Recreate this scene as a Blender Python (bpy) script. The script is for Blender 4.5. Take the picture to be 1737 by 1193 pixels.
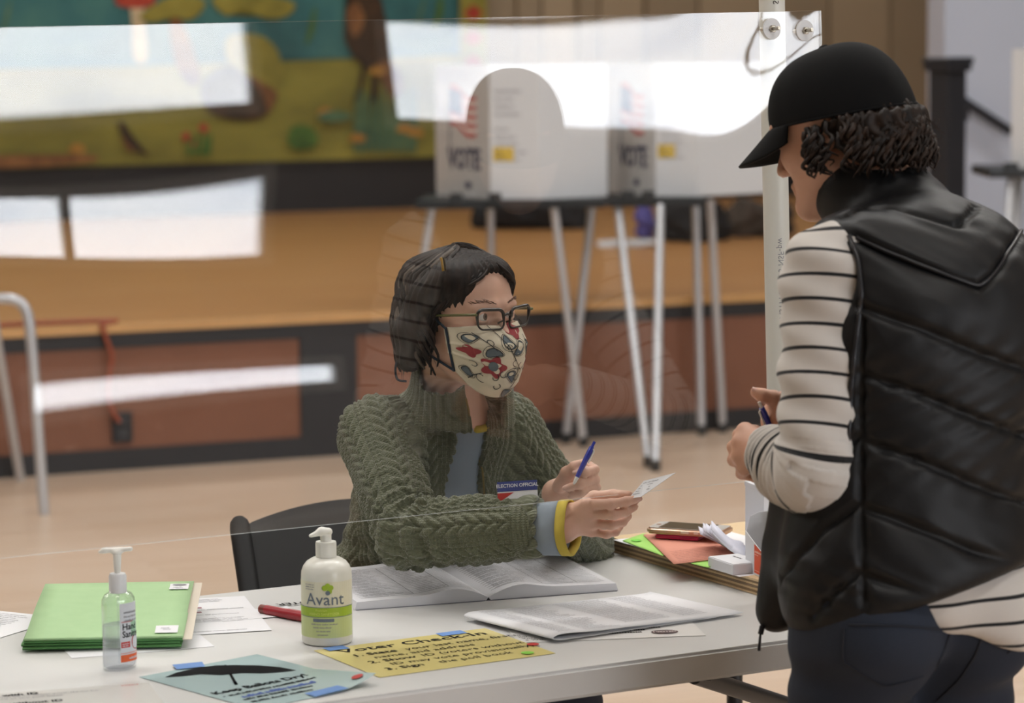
import bpy, bmesh, math, random
import numpy as np
from mathutils import Vector, Matrix
from mathutils.bvhtree import BVHTree

for o in list(bpy.data.objects):
    bpy.data.objects.remove(o)
SC = bpy.context.scene
COL = SC.collection
PI = math.pi
rng = random.Random(7)

# ------------------------------------------------------------------ camera
FPX, HORY, CAMH, ROLL = 4800.0, 60.0, 1.65, -0.009
IW, IH = 1737.0, 1193.0
PITCH = math.atan((IH / 2 - HORY) / FPX)
_R0 = Vector((1, 0, 0)); CF = Vector((0, math.cos(PITCH), -math.sin(PITCH)))
_U0 = Vector((0, math.sin(PITCH), math.cos(PITCH)))
CR = _R0 * math.cos(ROLL) + _U0 * math.sin(ROLL)
CU = _U0 * math.cos(ROLL) - _R0 * math.sin(ROLL)
CO = Vector((0, 0, CAMH))
cam_d = bpy.data.cameras.new('camera')
cam = bpy.data.objects.new('camera', cam_d)
COL.objects.link(cam)
cam.matrix_world = Matrix(((CR.x, CU.x, -CF.x, 0), (CR.y, CU.y, -CF.y, 0), (CR.z, CU.z, -CF.z, CAMH), (0, 0, 0, 1)))
cam_d.sensor_width = 36
cam_d.lens = 36 * FPX / IW
cam_d.clip_start = 0.05
cam_d.clip_end = 100
cam_d.dof.use_dof = True
cam_d.dof.focus_distance = 4.52
cam_d.dof.aperture_fstop = 4.5
SC.camera = cam

def ray(x, y):
    return CF + CR * ((x - IW / 2) / FPX) - CU * ((y - IH / 2) / FPX)
def at(x, y, Y):                       # the point seen at a pixel, at distance Y into the room
    d = ray(x, y); return CO + d * (Y / d.y)
def atz(x, y, z):                      # the point seen at a pixel, on the level z
    d = ray(x, y); return CO + d * ((z - CAMH) / d.z)
def atp(x, y, p, n):                   # the point seen at a pixel, on a plane
    d = ray(x, y); return CO + d * ((p - CO).dot(n) / d.dot(n))

# ------------------------------------------------------------------ world, exposure
w = bpy.data.worlds.new('world'); SC.world = w; w.use_nodes = True
w.node_tree.nodes['Background'].inputs[0].default_value = (0.75, 0.8, 0.9, 1)
w.node_tree.nodes['Background'].inputs[1].default_value = 0.3
SC.view_settings.view_transform = 'Standard'
SC.view_settings.look = 'None'
SC.view_settings.gamma = 1
SC.view_settings.use_curve_mapping = False
SC.view_settings.exposure = 0.8
WINDOW_L = 6.8        # radiance of the daylight in the hall's windows
LAMP_L = 18.5          # radiance of the ceiling lamps

# ------------------------------------------------------------------ helpers
def lin(h):
    h = h.lstrip('#'); r = []
    for i in (0, 2, 4):
        c = int(h[i:i + 2], 16) / 255
        r.append(c / 12.92 if c <= .04045 else ((c + .055) / 1.055) ** 2.4)
    return (*r, 1)

class NT:
    def __init__(s, name):
        s.m = bpy.data.materials.new(name); s.m.use_nodes = True
        s.t = s.m.node_tree; s.n = s.t.nodes; s.l = s.t.links
        s.b = s.n['Principled BSDF']; s.out = s.n['Material Output']
    def add(s, t, **k):
        nd = s.n.new(t)
        for a, v in k.items(): setattr(nd, a, v)
        return nd
    def link(s, a, b): s.l.new(a, b)
    def val(s, nd, **k):
        for a, v in k.items(): nd.inputs[a.replace('_', ' ')].default_value = v
        return nd
    def math(s, op, a, b=None, c=None):
        nd = s.add('ShaderNodeMath', operation=op)
        for i, x in enumerate((a, b, c)):
            if x is None: continue
            if isinstance(x, (int, float)): nd.inputs[i].default_value = x
            else: s.link(x, nd.inputs[i])
        return nd.outputs[0]
    def mix(s, f, a, b):
        nd = s.add('ShaderNodeMix', data_type='RGBA')
        for i, x in ((0, f), (6, a), (7, b)):
            if isinstance(x, (int, float, tuple)): nd.inputs[i].default_value = x
            else: s.link(x, nd.inputs[i])
        return nd.outputs[2]
    def ramp(s, f, stops):
        nd = s.add('ShaderNodeValToRGB'); e = nd.color_ramp.elements
        while len(e) < len(stops): e.new(0.5)
        for el, (p, c) in zip(e, stops): el.position = p; el.color = c
        s.link(f, nd.inputs[0]); return nd.outputs[0]
    def noise(s, scale, detail=3, rough=.5, coord='Object', stretch=None, rot=None):
        tc = s.add('ShaderNodeTexCoord'); src = tc.outputs[coord]
        if stretch or rot:
            mp = s.add('ShaderNodeMapping'); s.link(src, mp.inputs[0]); src = mp.outputs[0]
            if stretch: mp.inputs['Scale'].default_value = stretch
            if rot: mp.inputs['Rotation'].default_value = rot
        nz = s.add('ShaderNodeTexNoise'); s.link(src, nz.inputs['Vector'])
        nz.inputs['Scale'].default_value = scale; nz.inputs['Detail'].default_value = detail
        nz.inputs['Roughness'].default_value = rough
        return nz.outputs[0]
    def bump(s, h, strength=.3, dist=.002):
        b = s.add('ShaderNodeBump'); b.inputs['Strength'].default_value = strength
        b.inputs['Distance'].default_value = dist; s.link(h, b.inputs['Height'])
        s.link(b.outputs[0], s.b.inputs['Normal']); return b

def mat(name, col, rough=.5, var=.08, scale=20, metal=0, bump=0, bscale=200, spec=.5, coat=0, trans=0, emit=0, sheen=0, stretch=None):
    t = NT(name); c = lin(col) if isinstance(col, str) else col
    if var:
        f = t.noise(scale, 3, stretch=stretch)
        lo = tuple(x * (1 - var) for x in c[:3]) + (1,); hi = tuple(min(1, x * (1 + var)) for x in c[:3]) + (1,)
        t.link(t.mix(f, lo, hi), t.b.inputs['Base Color'])
    else:
        t.b.inputs['Base Color'].default_value = c
    t.val(t.b, Roughness=rough, Metallic=metal)
    t.b.inputs['Specular IOR Level'].default_value = spec
    if coat: t.b.inputs['Coat Weight'].default_value = coat
    if sheen: t.b.inputs['Sheen Weight'].default_value = sheen
    if trans: t.b.inputs['Transmission Weight'].default_value = trans
    if emit:
        t.b.inputs['Emission Color'].default_value = c; t.b.inputs['Emission Strength'].default_value = emit
    if bump: t.bump(t.noise(bscale, 2), bump, .001)
    return t.m

def mesh_obj(name, verts, faces, m=None, parent=None, smooth=False):
    me = bpy.data.meshes.new(name)
    me.from_pydata([tuple(v) for v in verts], [], [tuple(f) for f in faces])
    if m: me.materials.append(m)
    if smooth: me.polygons.foreach_set('use_smooth', [True] * len(me.polygons))
    o = bpy.data.objects.new(name, me); COL.objects.link(o)
    if parent: o.parent = parent
    return o

def bm_obj(name, bm, m=None, parent=None, smooth=False, recalc=True):
    if recalc: bmesh.ops.recalc_face_normals(bm, faces=bm.faces)
    me = bpy.data.meshes.new(name); bm.to_mesh(me); bm.free()
    if m: me.materials.append(m)
    if smooth: me.polygons.foreach_set('use_smooth', [True] * len(me.polygons))
    o = bpy.data.objects.new(name, me); COL.objects.link(o)
    if parent: o.parent = parent
    return o

def empty(name, loc=(0, 0, 0), rz=0):
    o = bpy.data.objects.new(name, None); COL.objects.link(o)
    o.empty_display_size = .05; o.location = loc; o.rotation_euler = (0, 0, rz)
    return o
def tag(o, label=None, cat=None, group=None, kind=None):
    if label: o['label'] = label
    if cat: o['category'] = cat
    if group: o['group'] = group
    if kind: o['kind'] = kind
    return o
def thing(name, label, cat, loc=(0, 0, 0), rz=0, group=None):
    return tag(empty(name, loc, rz), label, cat, group)
def copy_tree(o, parent=None):
    c = o.copy(); COL.objects.link(c); c.parent = parent
    for ch in list(o.children): copy_tree(ch, c)
    return c

def bm_box(bm, c, s, M=None):
    r = bmesh.ops.create_cube(bm, size=1)
    for v in r['verts']:
        p = Vector((v.co.x * s[0] + c[0], v.co.y * s[1] + c[1], v.co.z * s[2] + c[2]))
        v.co = M @ p if M else p
    return r['verts']
def box(name, c, s, m, parent=None, bev=0, M=None, seg=2):
    bm = bmesh.new(); bm_box(bm, c, s, M)
    if bev: bmesh.ops.bevel(bm, geom=bm.edges[:], offset=bev, segments=seg, affect='EDGES', profile=.5)
    return bm_obj(name, bm, m, parent, smooth=False)
def smooth_by_angle(o, deg=35):
    me = o.data
    me.polygons.foreach_set('use_smooth', [True] * len(me.polygons))
    bm = bmesh.new(); bm.from_mesh(me)
    for e in bm.edges:
        if len(e.link_faces) == 2 and e.calc_face_angle(0) > math.radians(deg): e.smooth = False
    bm.to_mesh(me); bm.free(); return o

def tube_geo(pts, rad, n=10, cap=True, closed=False):
    pts = [Vector(p) for p in pts]; N = len(pts)
    if not hasattr(rad, '__len__'): rad = [rad] * N
    V, F = [], []
    up = None
    for i in range(N):
        if closed: t = pts[(i + 1) % N] - pts[i - 1]
        else: t = pts[min(i + 1, N - 1)] - pts[max(i - 1, 0)]
        if t.length < 1e-9: t = Vector((0, 0, 1))
        t.normalize()
        if up is None:
            up = Vector((0, 0, 1)) if abs(t.z) < .9 else Vector((1, 0, 0))
        a = up - t * up.dot(t)
        if a.length < 1e-6: a = t.orthogonal()
        a.normalize(); b = t.cross(a); up = a
        for k in range(n):
            q = 2 * PI * k / n
            V.append(pts[i] + (a * math.cos(q) + b * math.sin(q)) * rad[i])
    M = N if closed else N - 1
    for i in range(M):
        j = (i + 1) % N
        for k in range(n):
            F.append((i * n + k, i * n + (k + 1) % n, j * n + (k + 1) % n, j * n + k))
    if cap and not closed:
        F.append(tuple(range(n))[::-1]); F.append(tuple((N - 1) * n + k for k in range(n)))
    return V, F
def tube(name, pts, rad, m, parent=None, n=10, closed=False):
    V, F = tube_geo(pts, rad, n, True, closed)
    return smooth_by_angle(mesh_obj(name, V, F, m, parent), 50)
def tubes(name, lst, m, parent=None, n=6):
    V, F = [], []
    for pts, rad in lst:
        v, f = tube_geo(pts, rad, n); k = len(V)
        V += v; F += [tuple(i + k for i in q) for q in f]
    return mesh_obj(name, V, F, m, parent, True)

def lathe(name, prof, m, parent=None, n=40, sx=1, sy=1, sharp=40):
    V, F = [], []
    for r, z in prof:
        for k in range(n):
            a = 2 * PI * k / n; V.append((r * math.cos(a) * sx, r * math.sin(a) * sy, z))
    for i in range(len(prof) - 1):
        for k in range(n):
            F.append((i * n + k, i * n + (k + 1) % n, (i + 1) * n + (k + 1) % n, (i + 1) * n + k))
    F.append(tuple(range(n))[::-1]); F.append(tuple((len(prof) - 1) * n + k for k in range(n)))
    return smooth_by_angle(mesh_obj(name, V, F, m, parent), sharp)

def bez(ps, n=16):                      # Catmull-Rom through points
    ps = [Vector(p) for p in ps]; out = []
    P = [ps[0] * 2 - ps[1]] + ps + [ps[-1] * 2 - ps[-2]]
    for i in range(1, len(P) - 2):
        for k in range(n):
            t = k / n
            out.append(.5 * ((2 * P[i]) + (P[i + 1] - P[i - 1]) * t + (2 * P[i - 1] - 5 * P[i] + 4 * P[i + 1] - P[i + 2]) * t * t + (3 * P[i] - P[i - 1] - 3 * P[i + 1] + P[i + 2]) * t ** 3))
    out.append(ps[-1]); return out

def text_geo(s, size=1, align='LEFT', bold=0, shear=0, res=2, spacing=1.0):
    cu = bpy.data.curves.new('lettering', 'FONT'); cu.body = s; cu.size = size
    cu.align_x = align; cu.resolution_u = res; cu.offset = bold; cu.shear = shear; cu.space_character = spacing
    o = bpy.data.objects.new('lettering', cu); COL.objects.link(o)
    bpy.context.view_layer.update()
    me = o.to_mesh()
    V = [v.co.copy() for v in me.vertices]; F = [tuple(p.vertices) for p in me.polygons]
    o.to_mesh_clear(); bpy.data.objects.remove(o); bpy.data.curves.remove(cu)
    return V, F
class Print2D:                          # flat print gathered in the sheet's own x, y
    def __init__(s): s.V = []; s.F = []
    def text(s, t, x, y, size, align='LEFT', bold=0, rot=0, sx=1, shear=0):
        V, F = text_geo(t, size, align, bold, shear); k = len(s.V); c, q = math.cos(rot), math.sin(rot)
        for v in V: s.V.append((x + (v.x * sx * c - v.y * q), y + (v.x * sx * q + v.y * c)))
        s.F += [tuple(i + k for i in f) for f in F]
    def rect(s, x0, y0, x1, y1):
        k = len(s.V); s.V += [(x0, y0), (x1, y0), (x1, y1), (x0, y1)]; s.F.append((k, k + 1, k + 2, k + 3))
    def poly(s, pts):
        k = len(s.V); s.V += [tuple(p) for p in pts]; s.F.append(tuple(range(k, k + len(pts))))
    def disc(s, x, y, rx, ry=None, n=20):
        ry = ry or rx; s.poly([(x + rx * math.cos(2 * PI * i / n), y + ry * math.sin(2 * PI * i / n)) for i in range(n)])
    def line(s, pts, wd):
        P = [Vector((p[0], p[1])) for p in pts]; L, R = [], []
        for i in range(len(P)):
            t = P[min(i + 1, len(P) - 1)] - P[max(i - 1, 0)]
            if t.length < 1e-9: t = Vector((1, 0))
            t.normalize(); nn = Vector((-t.y, t.x)) * (wd / 2 if not hasattr(wd, '__len__') else wd[i] / 2)
            L.append(P[i] + nn); R.append(P[i] - nn)
        for i in range(len(P) - 1): s.poly([R[i], R[i + 1], L[i + 1], L[i]])
    def scribble(s, x, y, length, h, gap=.6, seed=1):      # lines of print too small to read
        r = random.Random(seed); p = x
        while p < x + length:
            wl = h * r.uniform(1.2, 4.5)
            if p + wl > x + length: break
            q = p
            while q < p + wl:
                cw = h * r.uniform(.35, .6); s.rect(q, y, q + cw * .72, y + h * r.uniform(.55, 1)); q += cw
            p += wl + h * gap
    def build(s, name, m, parent, fn):  # fn(x, y) -> place on the thing
        return mesh_obj(name, [fn(x, y) for x, y in s.V], s.F, m, parent)
def on_plane(o, ex, ey, ez=None, lift=.0006):
    o = Vector(o); ex = Vector(ex).normalized(); ey = Vector(ey).normalized(); nz = ex.cross(ey)
    return lambda x, y: o + ex * x + ey * y + nz * lift

# ------------------------------------------------------------------ organic surfaces: a distance field, meshed by surface nets
class Field:
    def __init__(s): s.p = []
    def _add(s, fn, c, r, k, op): s.p.append((fn, np.array(c, float), float(r), k, op)); return s
    def cap(s, a, b, ra, rb=None, k=.01, op='u', flat=None):
        rb = ra if rb is None else rb
        a = np.array(a, np.float32); b = np.array(b, np.float32); d = b - a; L2 = max(float(d @ d), 1e-12)
        def fn(P):
            q = P - a; t = np.clip(q @ d / L2, 0, 1)
            q = q - t[:, None] * d; return np.sqrt(np.einsum('ij,ij->i', q, q)) - (ra + (rb - ra) * t)
        return s._add(fn, (a + b) / 2, math.sqrt(L2) / 2 + max(ra, rb), k, op)
    def chain(s, pts, rs, k=.01, op='u'):
        for i in range(len(pts) - 1): s.cap(pts[i], pts[i + 1], rs[i], rs[i + 1], k if i == 0 else .012, op)
        return s
    def ell(s, c, r, R=None, k=.01, op='u'):
        c = np.array(c, np.float32); r = np.array(r, np.float32); Rm = np.eye(3, dtype=np.float32) if R is None else np.array(R, np.float32)
        def fn(P):                      # columns of R are the ellipsoid's axes
            q = ((P - c) @ Rm) / r; k0 = np.sqrt(np.einsum('ij,ij->i', q, q)); q = q / r; k1 = np.sqrt(np.einsum('ij,ij->i', q, q)) + 1e-9
            return k0 * (k0 - 1) / k1
        return s._add(fn, c, r.max(), k, op)
    def rbox(s, c, h, rad, R=None, k=.005, op='u'):
        c = np.array(c, float); h = np.array(h, float); Rm = np.eye(3) if R is None else np.array(R, float)
        def fn(P):
            q = np.abs((P - c) @ Rm) - (h - rad)
            return np.linalg.norm(np.maximum(q, 0), axis=1) + np.minimum(q.max(1), 0) - rad
        return s._add(fn, c, np.linalg.norm(h), k, op)
    def plane(s, p, n, k=.003, op='s'):  # op 's': cuts away the side the normal points to
        p = np.array(p, float); n = np.array(n, float); n = n / np.linalg.norm(n)
        return s._add(lambda P: -((P - p) @ n), p, 1e6, k, op)
    def fn(s, f, k=.005, op='u'): return s._add(f, (0, 0, 0), 1e6, k, op)
    def ev(s, P, C=None, R=None):
        d = np.full(len(P), 10.0, P.dtype); use = range(len(s.p))
        if C is not None:
            if getattr(s, 'nc', 0) != len(s.p): s.nc = len(s.p); s.cs = np.array([q[1] for q in s.p]); s.rs = np.array([q[2] for q in s.p])
            use = np.flatnonzero(((s.cs - C) ** 2).sum(1) < (s.rs + R + .085) ** 2)
        for i_ in use:
            fn, c, r, k, op = s.p[i_]; e = fn(P)
            if op == 'u':
                h = np.maximum(k - np.abs(d - e), 0) / k; d = np.minimum(d, e) - h * h * k * .25
            elif op == 's':
                e = -e; h = np.maximum(k - np.abs(d - e), 0) / k; d = np.maximum(d, e) + h * h * k * .25
            else:
                h = np.maximum(k - np.abs(d - e), 0) / k; d = np.maximum(d, e) + h * h * k * .25
        return d
    def mesh(s, lo, hi, vox, proj=0):
        lo = np.array(lo, float); hi = np.array(hi, float); T = 12
        n = np.ceil((hi - lo) / (vox * T)).astype(int); N = n * T + 1
        D = np.full(N, 1.0, np.float32)
        tc = np.stack(np.meshgrid(*[np.arange(k) for k in n], indexing='ij'), -1).reshape(-1, 3)
        cen = lo + (tc + .5) * vox * T; R = vox * T * .87
        cd = s.ev(cen)
        g = np.stack(np.meshgrid(*[np.arange(T + 1)] * 3, indexing='ij'), -1).reshape(-1, 3)
        far = np.abs(cd) > R * 1.2 + .012
        blk = np.where(cd < 0, -1, 1).astype(np.float32).reshape(n)
        D[:-1, :-1, :-1] = blk.repeat(T, 0).repeat(T, 1).repeat(T, 2)
        for t, c in zip(tc[~far], cen[~far]):
            i, j, k = t * T
            P = (lo + (g + t * T) * vox).astype(np.float32)
            D[i:i + T + 1, j:j + T + 1, k:k + T + 1] = s.ev(P, c, R).reshape(T + 1, T + 1, T + 1)
        I = D < 0
        c8 = [I[a:N[0] - 1 + a, b:N[1] - 1 + b, c:N[2] - 1 + c] for a in (0, 1) for b in (0, 1) for c in (0, 1)]
        sm = sum(x.astype(np.int8) for x in c8); act = (sm > 0) & (sm < 8)
        idx = np.full(act.shape, -1, np.int64); cells = np.argwhere(act); idx[act] = np.arange(len(cells))
        acc = np.zeros((len(cells), 3)); cnt = np.zeros(len(cells))
        corners = [(a, b, c) for a in (0, 1) for b in (0, 1) for c in (0, 1)]
        val = {c: D[cells[:, 0] + c[0], cells[:, 1] + c[1], cells[:, 2] + c[2]] for c in corners}
        for a in corners:
            for ax in range(3):
                if a[ax]: continue
                b = list(a); b[ax] = 1; b = tuple(b)
                x = (val[a] < 0) != (val[b] < 0); t = np.where(x, val[a] / np.where(x, val[a] - val[b], 1), 0)
                p = np.array(a, float)[None] + t[:, None] * (np.array(b) - np.array(a))
                acc += p * x[:, None]; cnt += x
        V = lo + (cells + acc / cnt[:, None]) * vox
        F = []
        for ax in range(3):
            o1, o2 = [(1, 2), (2, 0), (0, 1)][ax]
            sl0 = [slice(1, N[q] - 1) for q in range(3)]; sl0[ax] = slice(0, N[ax] - 1)
            sl1 = list(sl0); sl1[ax] = slice(1, N[ax])
            A = I[tuple(sl0)]; B = I[tuple(sl1)]; e = np.argwhere(A != B)
            off = np.array([1, 1, 1]); off[ax] = 0; e2 = e + off
            inside = A[tuple(e.T)]
            d1 = np.zeros(3, int); d1[o1] = 1; d2 = np.zeros(3, int); d2[o2] = 1
            q = [idx[tuple((e2 - x).T)] for x in (d1 + d2, d2, 0 * d1, d1)]
            q = np.stack(q, 1); q[~inside] = q[~inside][:, ::-1]; F.append(q)
        F = np.concatenate(F)
        if not proj: V = relax(V, F, 1, .45)
        for _ in range(proj):           # settle the vertices on the true surface
            h = vox * .5; d = s.evb(V)
            gr = np.stack([s.evb(V + np.eye(3)[a] * h) - s.evb(V - np.eye(3)[a] * h) for a in range(3)], 1)
            gr /= np.linalg.norm(gr, axis=1)[:, None] + 1e-9
            V = V - gr * np.clip(d, -vox, vox)[:, None] * .8
        return V, F
    def evb(s, P):                      # evaluate scattered points in spatial batches
        out = np.empty(len(P)); key = np.floor(P / .06).astype(int); _, inv = np.unique(key, axis=0, return_inverse=True)
        inv = inv.ravel(); order = np.argsort(inv, kind='stable'); cuts = np.flatnonzero(np.diff(inv[order])) + 1
        for g in np.split(order, cuts):
            Q = P[g]; c = Q.mean(0); out[g] = s.ev(Q, c, np.linalg.norm(Q - c, axis=1).max() + .001)
        return out

def np_mesh(name, V, F, m, parent=None, attrs=None):
    me = bpy.data.meshes.new(name); V = np.asarray(V, np.float32); F = np.asarray(F, np.int32)
    me.vertices.add(len(V)); me.vertices.foreach_set('co', V.ravel())
    k = F.shape[1]; me.loops.add(F.size); me.loops.foreach_set('vertex_index', F.ravel())
    me.polygons.add(len(F)); me.polygons.foreach_set('loop_start', np.arange(0, F.size, k, dtype=np.int32))
    me.update(calc_edges=True); me.validate()
    me.polygons.foreach_set('use_smooth', np.ones(len(me.polygons), bool))
    me.materials.append(m)
    for a, v in (attrs or {}).items():
        at_ = me.attributes.new(a, 'FLOAT', 'POINT'); at_.data.foreach_set('value', np.asarray(v, np.float32))
    o = bpy.data.objects.new(name, me); COL.objects.link(o)
    if parent: o.parent = parent
    return o
def vnormals(V, F):
    a = V[F[:, 2]] - V[F[:, 0]]; b = V[F[:, 3]] - V[F[:, 1]]; n = np.cross(a, b); N = np.zeros_like(V)
    for k in range(4): np.add.at(N, F[:, k], n)
    return N / (np.linalg.norm(N, axis=1)[:, None] + 1e-12)
def relax(V, F, it=2, lam=.5):
    E = np.concatenate([F[:, [0, 1]], F[:, [1, 2]], F[:, [2, 3]], F[:, [3, 0]]]); E = np.concatenate([E, E[:, ::-1]])
    cnt = np.bincount(E[:, 0], minlength=len(V))[:, None]
    for _ in range(it):
        S = np.stack([np.bincount(E[:, 0], weights=V[E[:, 1], a], minlength=len(V)) for a in range(3)], 1)
        V = V + lam * (S / np.maximum(cnt, 1) - V)
    return V
def sub(V, F):                          # one simple linear subdivision of a quad mesh
    E = np.concatenate([F[:, [0, 1]], F[:, [1, 2]], F[:, [2, 3]], F[:, [3, 0]]]); Es = np.sort(E, 1)
    U, inv = np.unique(Es, axis=0, return_inverse=True); inv = inv.ravel()
    M = (V[U[:, 0]] + V[U[:, 1]]) / 2; C = V[F].mean(1); n, m, f = len(V), len(U), len(F)
    e = [inv[i * f:(i + 1) * f] + n for i in range(4)]; c = np.arange(f) + n + m
    F2 = np.concatenate([np.stack([F[:, i], e[i], c, e[i - 1]], 1) for i in range(4)])
    return np.concatenate([V, M, C]), F2
def sstep(a, b, x):
    t = np.clip((x - a) / (b - a), 0, 1); return t * t * (3 - 2 * t)
def bvh_of(o):
    me = o.data; return BVHTree.FromPolygons([v.co for v in me.vertices], [tuple(p.vertices) for p in me.polygons])
def decal(name, pr, m, parent, bvh, org, ex, ey, lift=.0006, cell=.006, back=.3):
    """print a flat design on a curved surface: cut it finely and drop it along -(ex x ey)"""
    ex = Vector(ex).normalized(); ey = Vector(ey).normalized(); dn = -(ex.cross(ey)); org = Vector(org)
    bm = bmesh.new(); vs = [bm.verts.new((x, y, 0)) for x, y in pr.V]
    for f in pr.F:
        try: bm.faces.new([vs[i] for i in f])
        except ValueError: pass
    bmesh.ops.triangulate(bm, faces=bm.faces[:])
    for _ in range(5):
        es = [e for e in bm.edges if e.calc_length() > cell]
        if not es: break
        bmesh.ops.subdivide_edges(bm, edges=es, cuts=1); bmesh.ops.triangulate(bm, faces=bm.faces[:])
    dead = []
    for v in bm.verts:
        p = org + ex * v.co.x + ey * v.co.y
        h, nrm, i, dist = bvh.ray_cast(p - dn * back, dn, back * 2)
        if h is None: dead.append(v)
        else: v.co = h - dn * lift * .5 + nrm * lift * (1 if nrm.dot(dn) < 0 else -1)
    bmesh.ops.delete(bm, geom=dead, context='VERTS')
    return bm_obj(name, bm, m, parent, smooth=True, recalc=False)
# ------------------------------------------------------------------ the hall: frame (u along the stage front, v from the stage into the hall)
RO = Vector((-1.942, 10.591, 0)); RU = Vector((.925, .380, 0)).normalized(); RV = Vector((.380, -.925, 0)).normalized()
RM4 = Matrix(((RU.x, -RV.x, 0, RO.x), (RU.y, -RV.y, 0, RO.y), (0, 0, 1, 0), (0, 0, 0, 1)))   # local x = u, y = -v
def rm(u, v, z=0): return RO + RU * u + RV * v + Vector((0, 0, z))
def rbox(name, u0, u1, v0, v1, z0, z1, m, parent=None, bev=0):
    return box(name, ((u0 + u1) / 2, -(v0 + v1) / 2, (z0 + z1) / 2), (abs(u1 - u0), abs(v1 - v0), abs(z1 - z0)), m, parent, bev, RM4)
def uv_of(p): d = p - RO; return d.dot(RU), d.dot(RV)
def at_v(x, y, v):                     # pixel -> (u, z) on the upright plane v
    p = atp(x, y, rm(0, v), RV); return uv_of(p)[0], p.z
def rebase(root):
    pts = []
    def walk(o):
        if o.type == 'MESH': pts.extend([Vector(c) for c in o.bound_box])
        for c in o.children: walk(c)
    for c in root.children: walk(c)
    lo = [min(p[i] for p in pts) for i in range(3)]; hi = [max(p[i] for p in pts) for i in range(3)]
    b = Vector(((lo[0] + hi[0]) / 2, (lo[1] + hi[1]) / 2, lo[2])); root.location = b
    for c in root.children: c.location = c.location - b
    return root

def wood_floor(name, c0, c1, c2, plank, length, rough, rot, coat=.2):
    t = NT(name); tc = t.add('ShaderNodeTexCoord'); mp = t.add('ShaderNodeMapping')
    t.link(tc.outputs['Object'], mp.inputs[0]); mp.inputs['Rotation'].default_value = (0, 0, rot)
    br = t.add('ShaderNodeTexBrick'); t.link(mp.outputs[0], br.inputs['Vector'])
    br.inputs['Color1'].default_value = (0, 0, 0, 1); br.inputs['Color2'].default_value = (1, 1, 1, 1)
    br.inputs['Mortar'].default_value = (.3, .3, .3, 1); br.offset = .37
    t.val(br, Scale=1.0, Mortar_Size=.0012, Brick_Width=length, Row_Height=plank)
    base = t.mix(br.outputs[0], c0, c1)
    g = t.noise(9, 5, .6, stretch=(.35, 7, 1), rot=(0, 0, rot))
    col = t.mix(t.math('MULTIPLY', g, .9), base, c2)
    col = t.mix(t.math('MULTIPLY', br.outputs[1], .5), col, tuple(x * .4 for x in c2[:3]) + (1,))
    t.link(col, t.b.inputs['Base Color']); t.val(t.b, Roughness=rough); t.b.inputs['Coat Weight'].default_value = coat
    t.b.inputs['Coat Roughness'].default_value = .25
    t.bump(br.outputs[1], .15, .001)
    return t.m

ang = math.atan2(RU.y, RU.x)
M_floor = wood_floor('hall_floor_maple', lin('d8c4ae'), lin('e6d6c4'), lin('bd9d82'), .057, 1.4, .38, -ang)
M_stage = wood_floor('stage_floor_fir', lin('cc955a'), lin('d8a56c'), lin('ac7640'), .08, 3.0, .4, -ang, .15)
M_black = mat('black_paint', '1c1c20', .5, .2, 6)
M_panel = None
_t = NT('stage_front_hardboard'); _f = _t.noise(3, 6, .65); _g = _t.noise(26, 4, .7)
_c = _t.mix(_f, lin('74472f'), lin('8a5a44')); _c = _t.mix(_t.math('MULTIPLY', _t.math('GREATER_THAN', _g, .68), .35), _c, lin('c4a08c'))
_t.link(_c, _t.b.inputs['Base Color']); _t.val(_t.b, Roughness=.55); M_panel = _t.m
M_nosing = mat('stage_nosing_wood', 'c99a62', .4, .12, 8)
M_tan = mat('tan_wall_paint', '9c8c74', .7, .05, 3); M_tan2 = mat('tan_panel_paint', 'ab9a80', .7, .05, 3)
M_grey = mat('pale_blue_grey_paint', 'b6bccb', .75, .04, 2)
M_hall = mat('hall_wall_paint', '8f877a', .8, .04, 2)
M_ceil = mat('ceiling_paint', 'd8d6d0', .85, .03, 2)
M_alu = mat('brushed_aluminium', 'c9ccd2', .35, .06, 30, metal=.55)
M_white = mat('white_plastic', 'e8e9ec', .45, .02, 5)

def st(o, label=None):
    o['kind'] = 'structure'
    if label: o['label'] = label
    return o
# floor, ceiling, walls
HB = 16.0
st(rbox('floor', -8, 10.5, -7, HB, -.12, 0, M_floor), 'pale maple strip floor of the hall')
st(rbox('ceiling', -8, 10.5, -7, HB, 5.2, 5.35, M_ceil), 'flat off-white ceiling')
st(rbox('wall_left', -8.2, -8, -7, HB, 0, 5.2, M_hall), 'plain left wall of the hall')
st(rbox('wall_right', 10.5, 10.7, -7, HB, 0, 5.2, M_hall), 'plain right wall of the hall')
wb = st(rbox('wall_back', -8, 10.5, -6.6, -6.3, .567, 5.2, M_tan), 'tan wall at the back of the stage')
# tan vertical panels on the back wall to the right of the mural
xs = [872, 915, 975, 1013, 1090, 1180, 1290, 1402, 1506, 1604, 1700]
for i in range(len(xs) - 1):
    u0 = at_v(xs[i], 60, -6.3)[0]; u1 = at_v(xs[i + 1], 60, -6.3)[0]
    rbox('panel', u0 + .012, u1 - .012, -6.3, -6.3 + (.025 if i % 2 else .045), .9, 5.15, M_tan2 if i % 2 else M_tan, wb, .004)
st(rbox('baseboard_back', -8, 10.5, -6.3, -6.27, .567, at_v(300, 277, -6.27)[1] - .004, M_black), 'black skirting under the mural')
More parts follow.
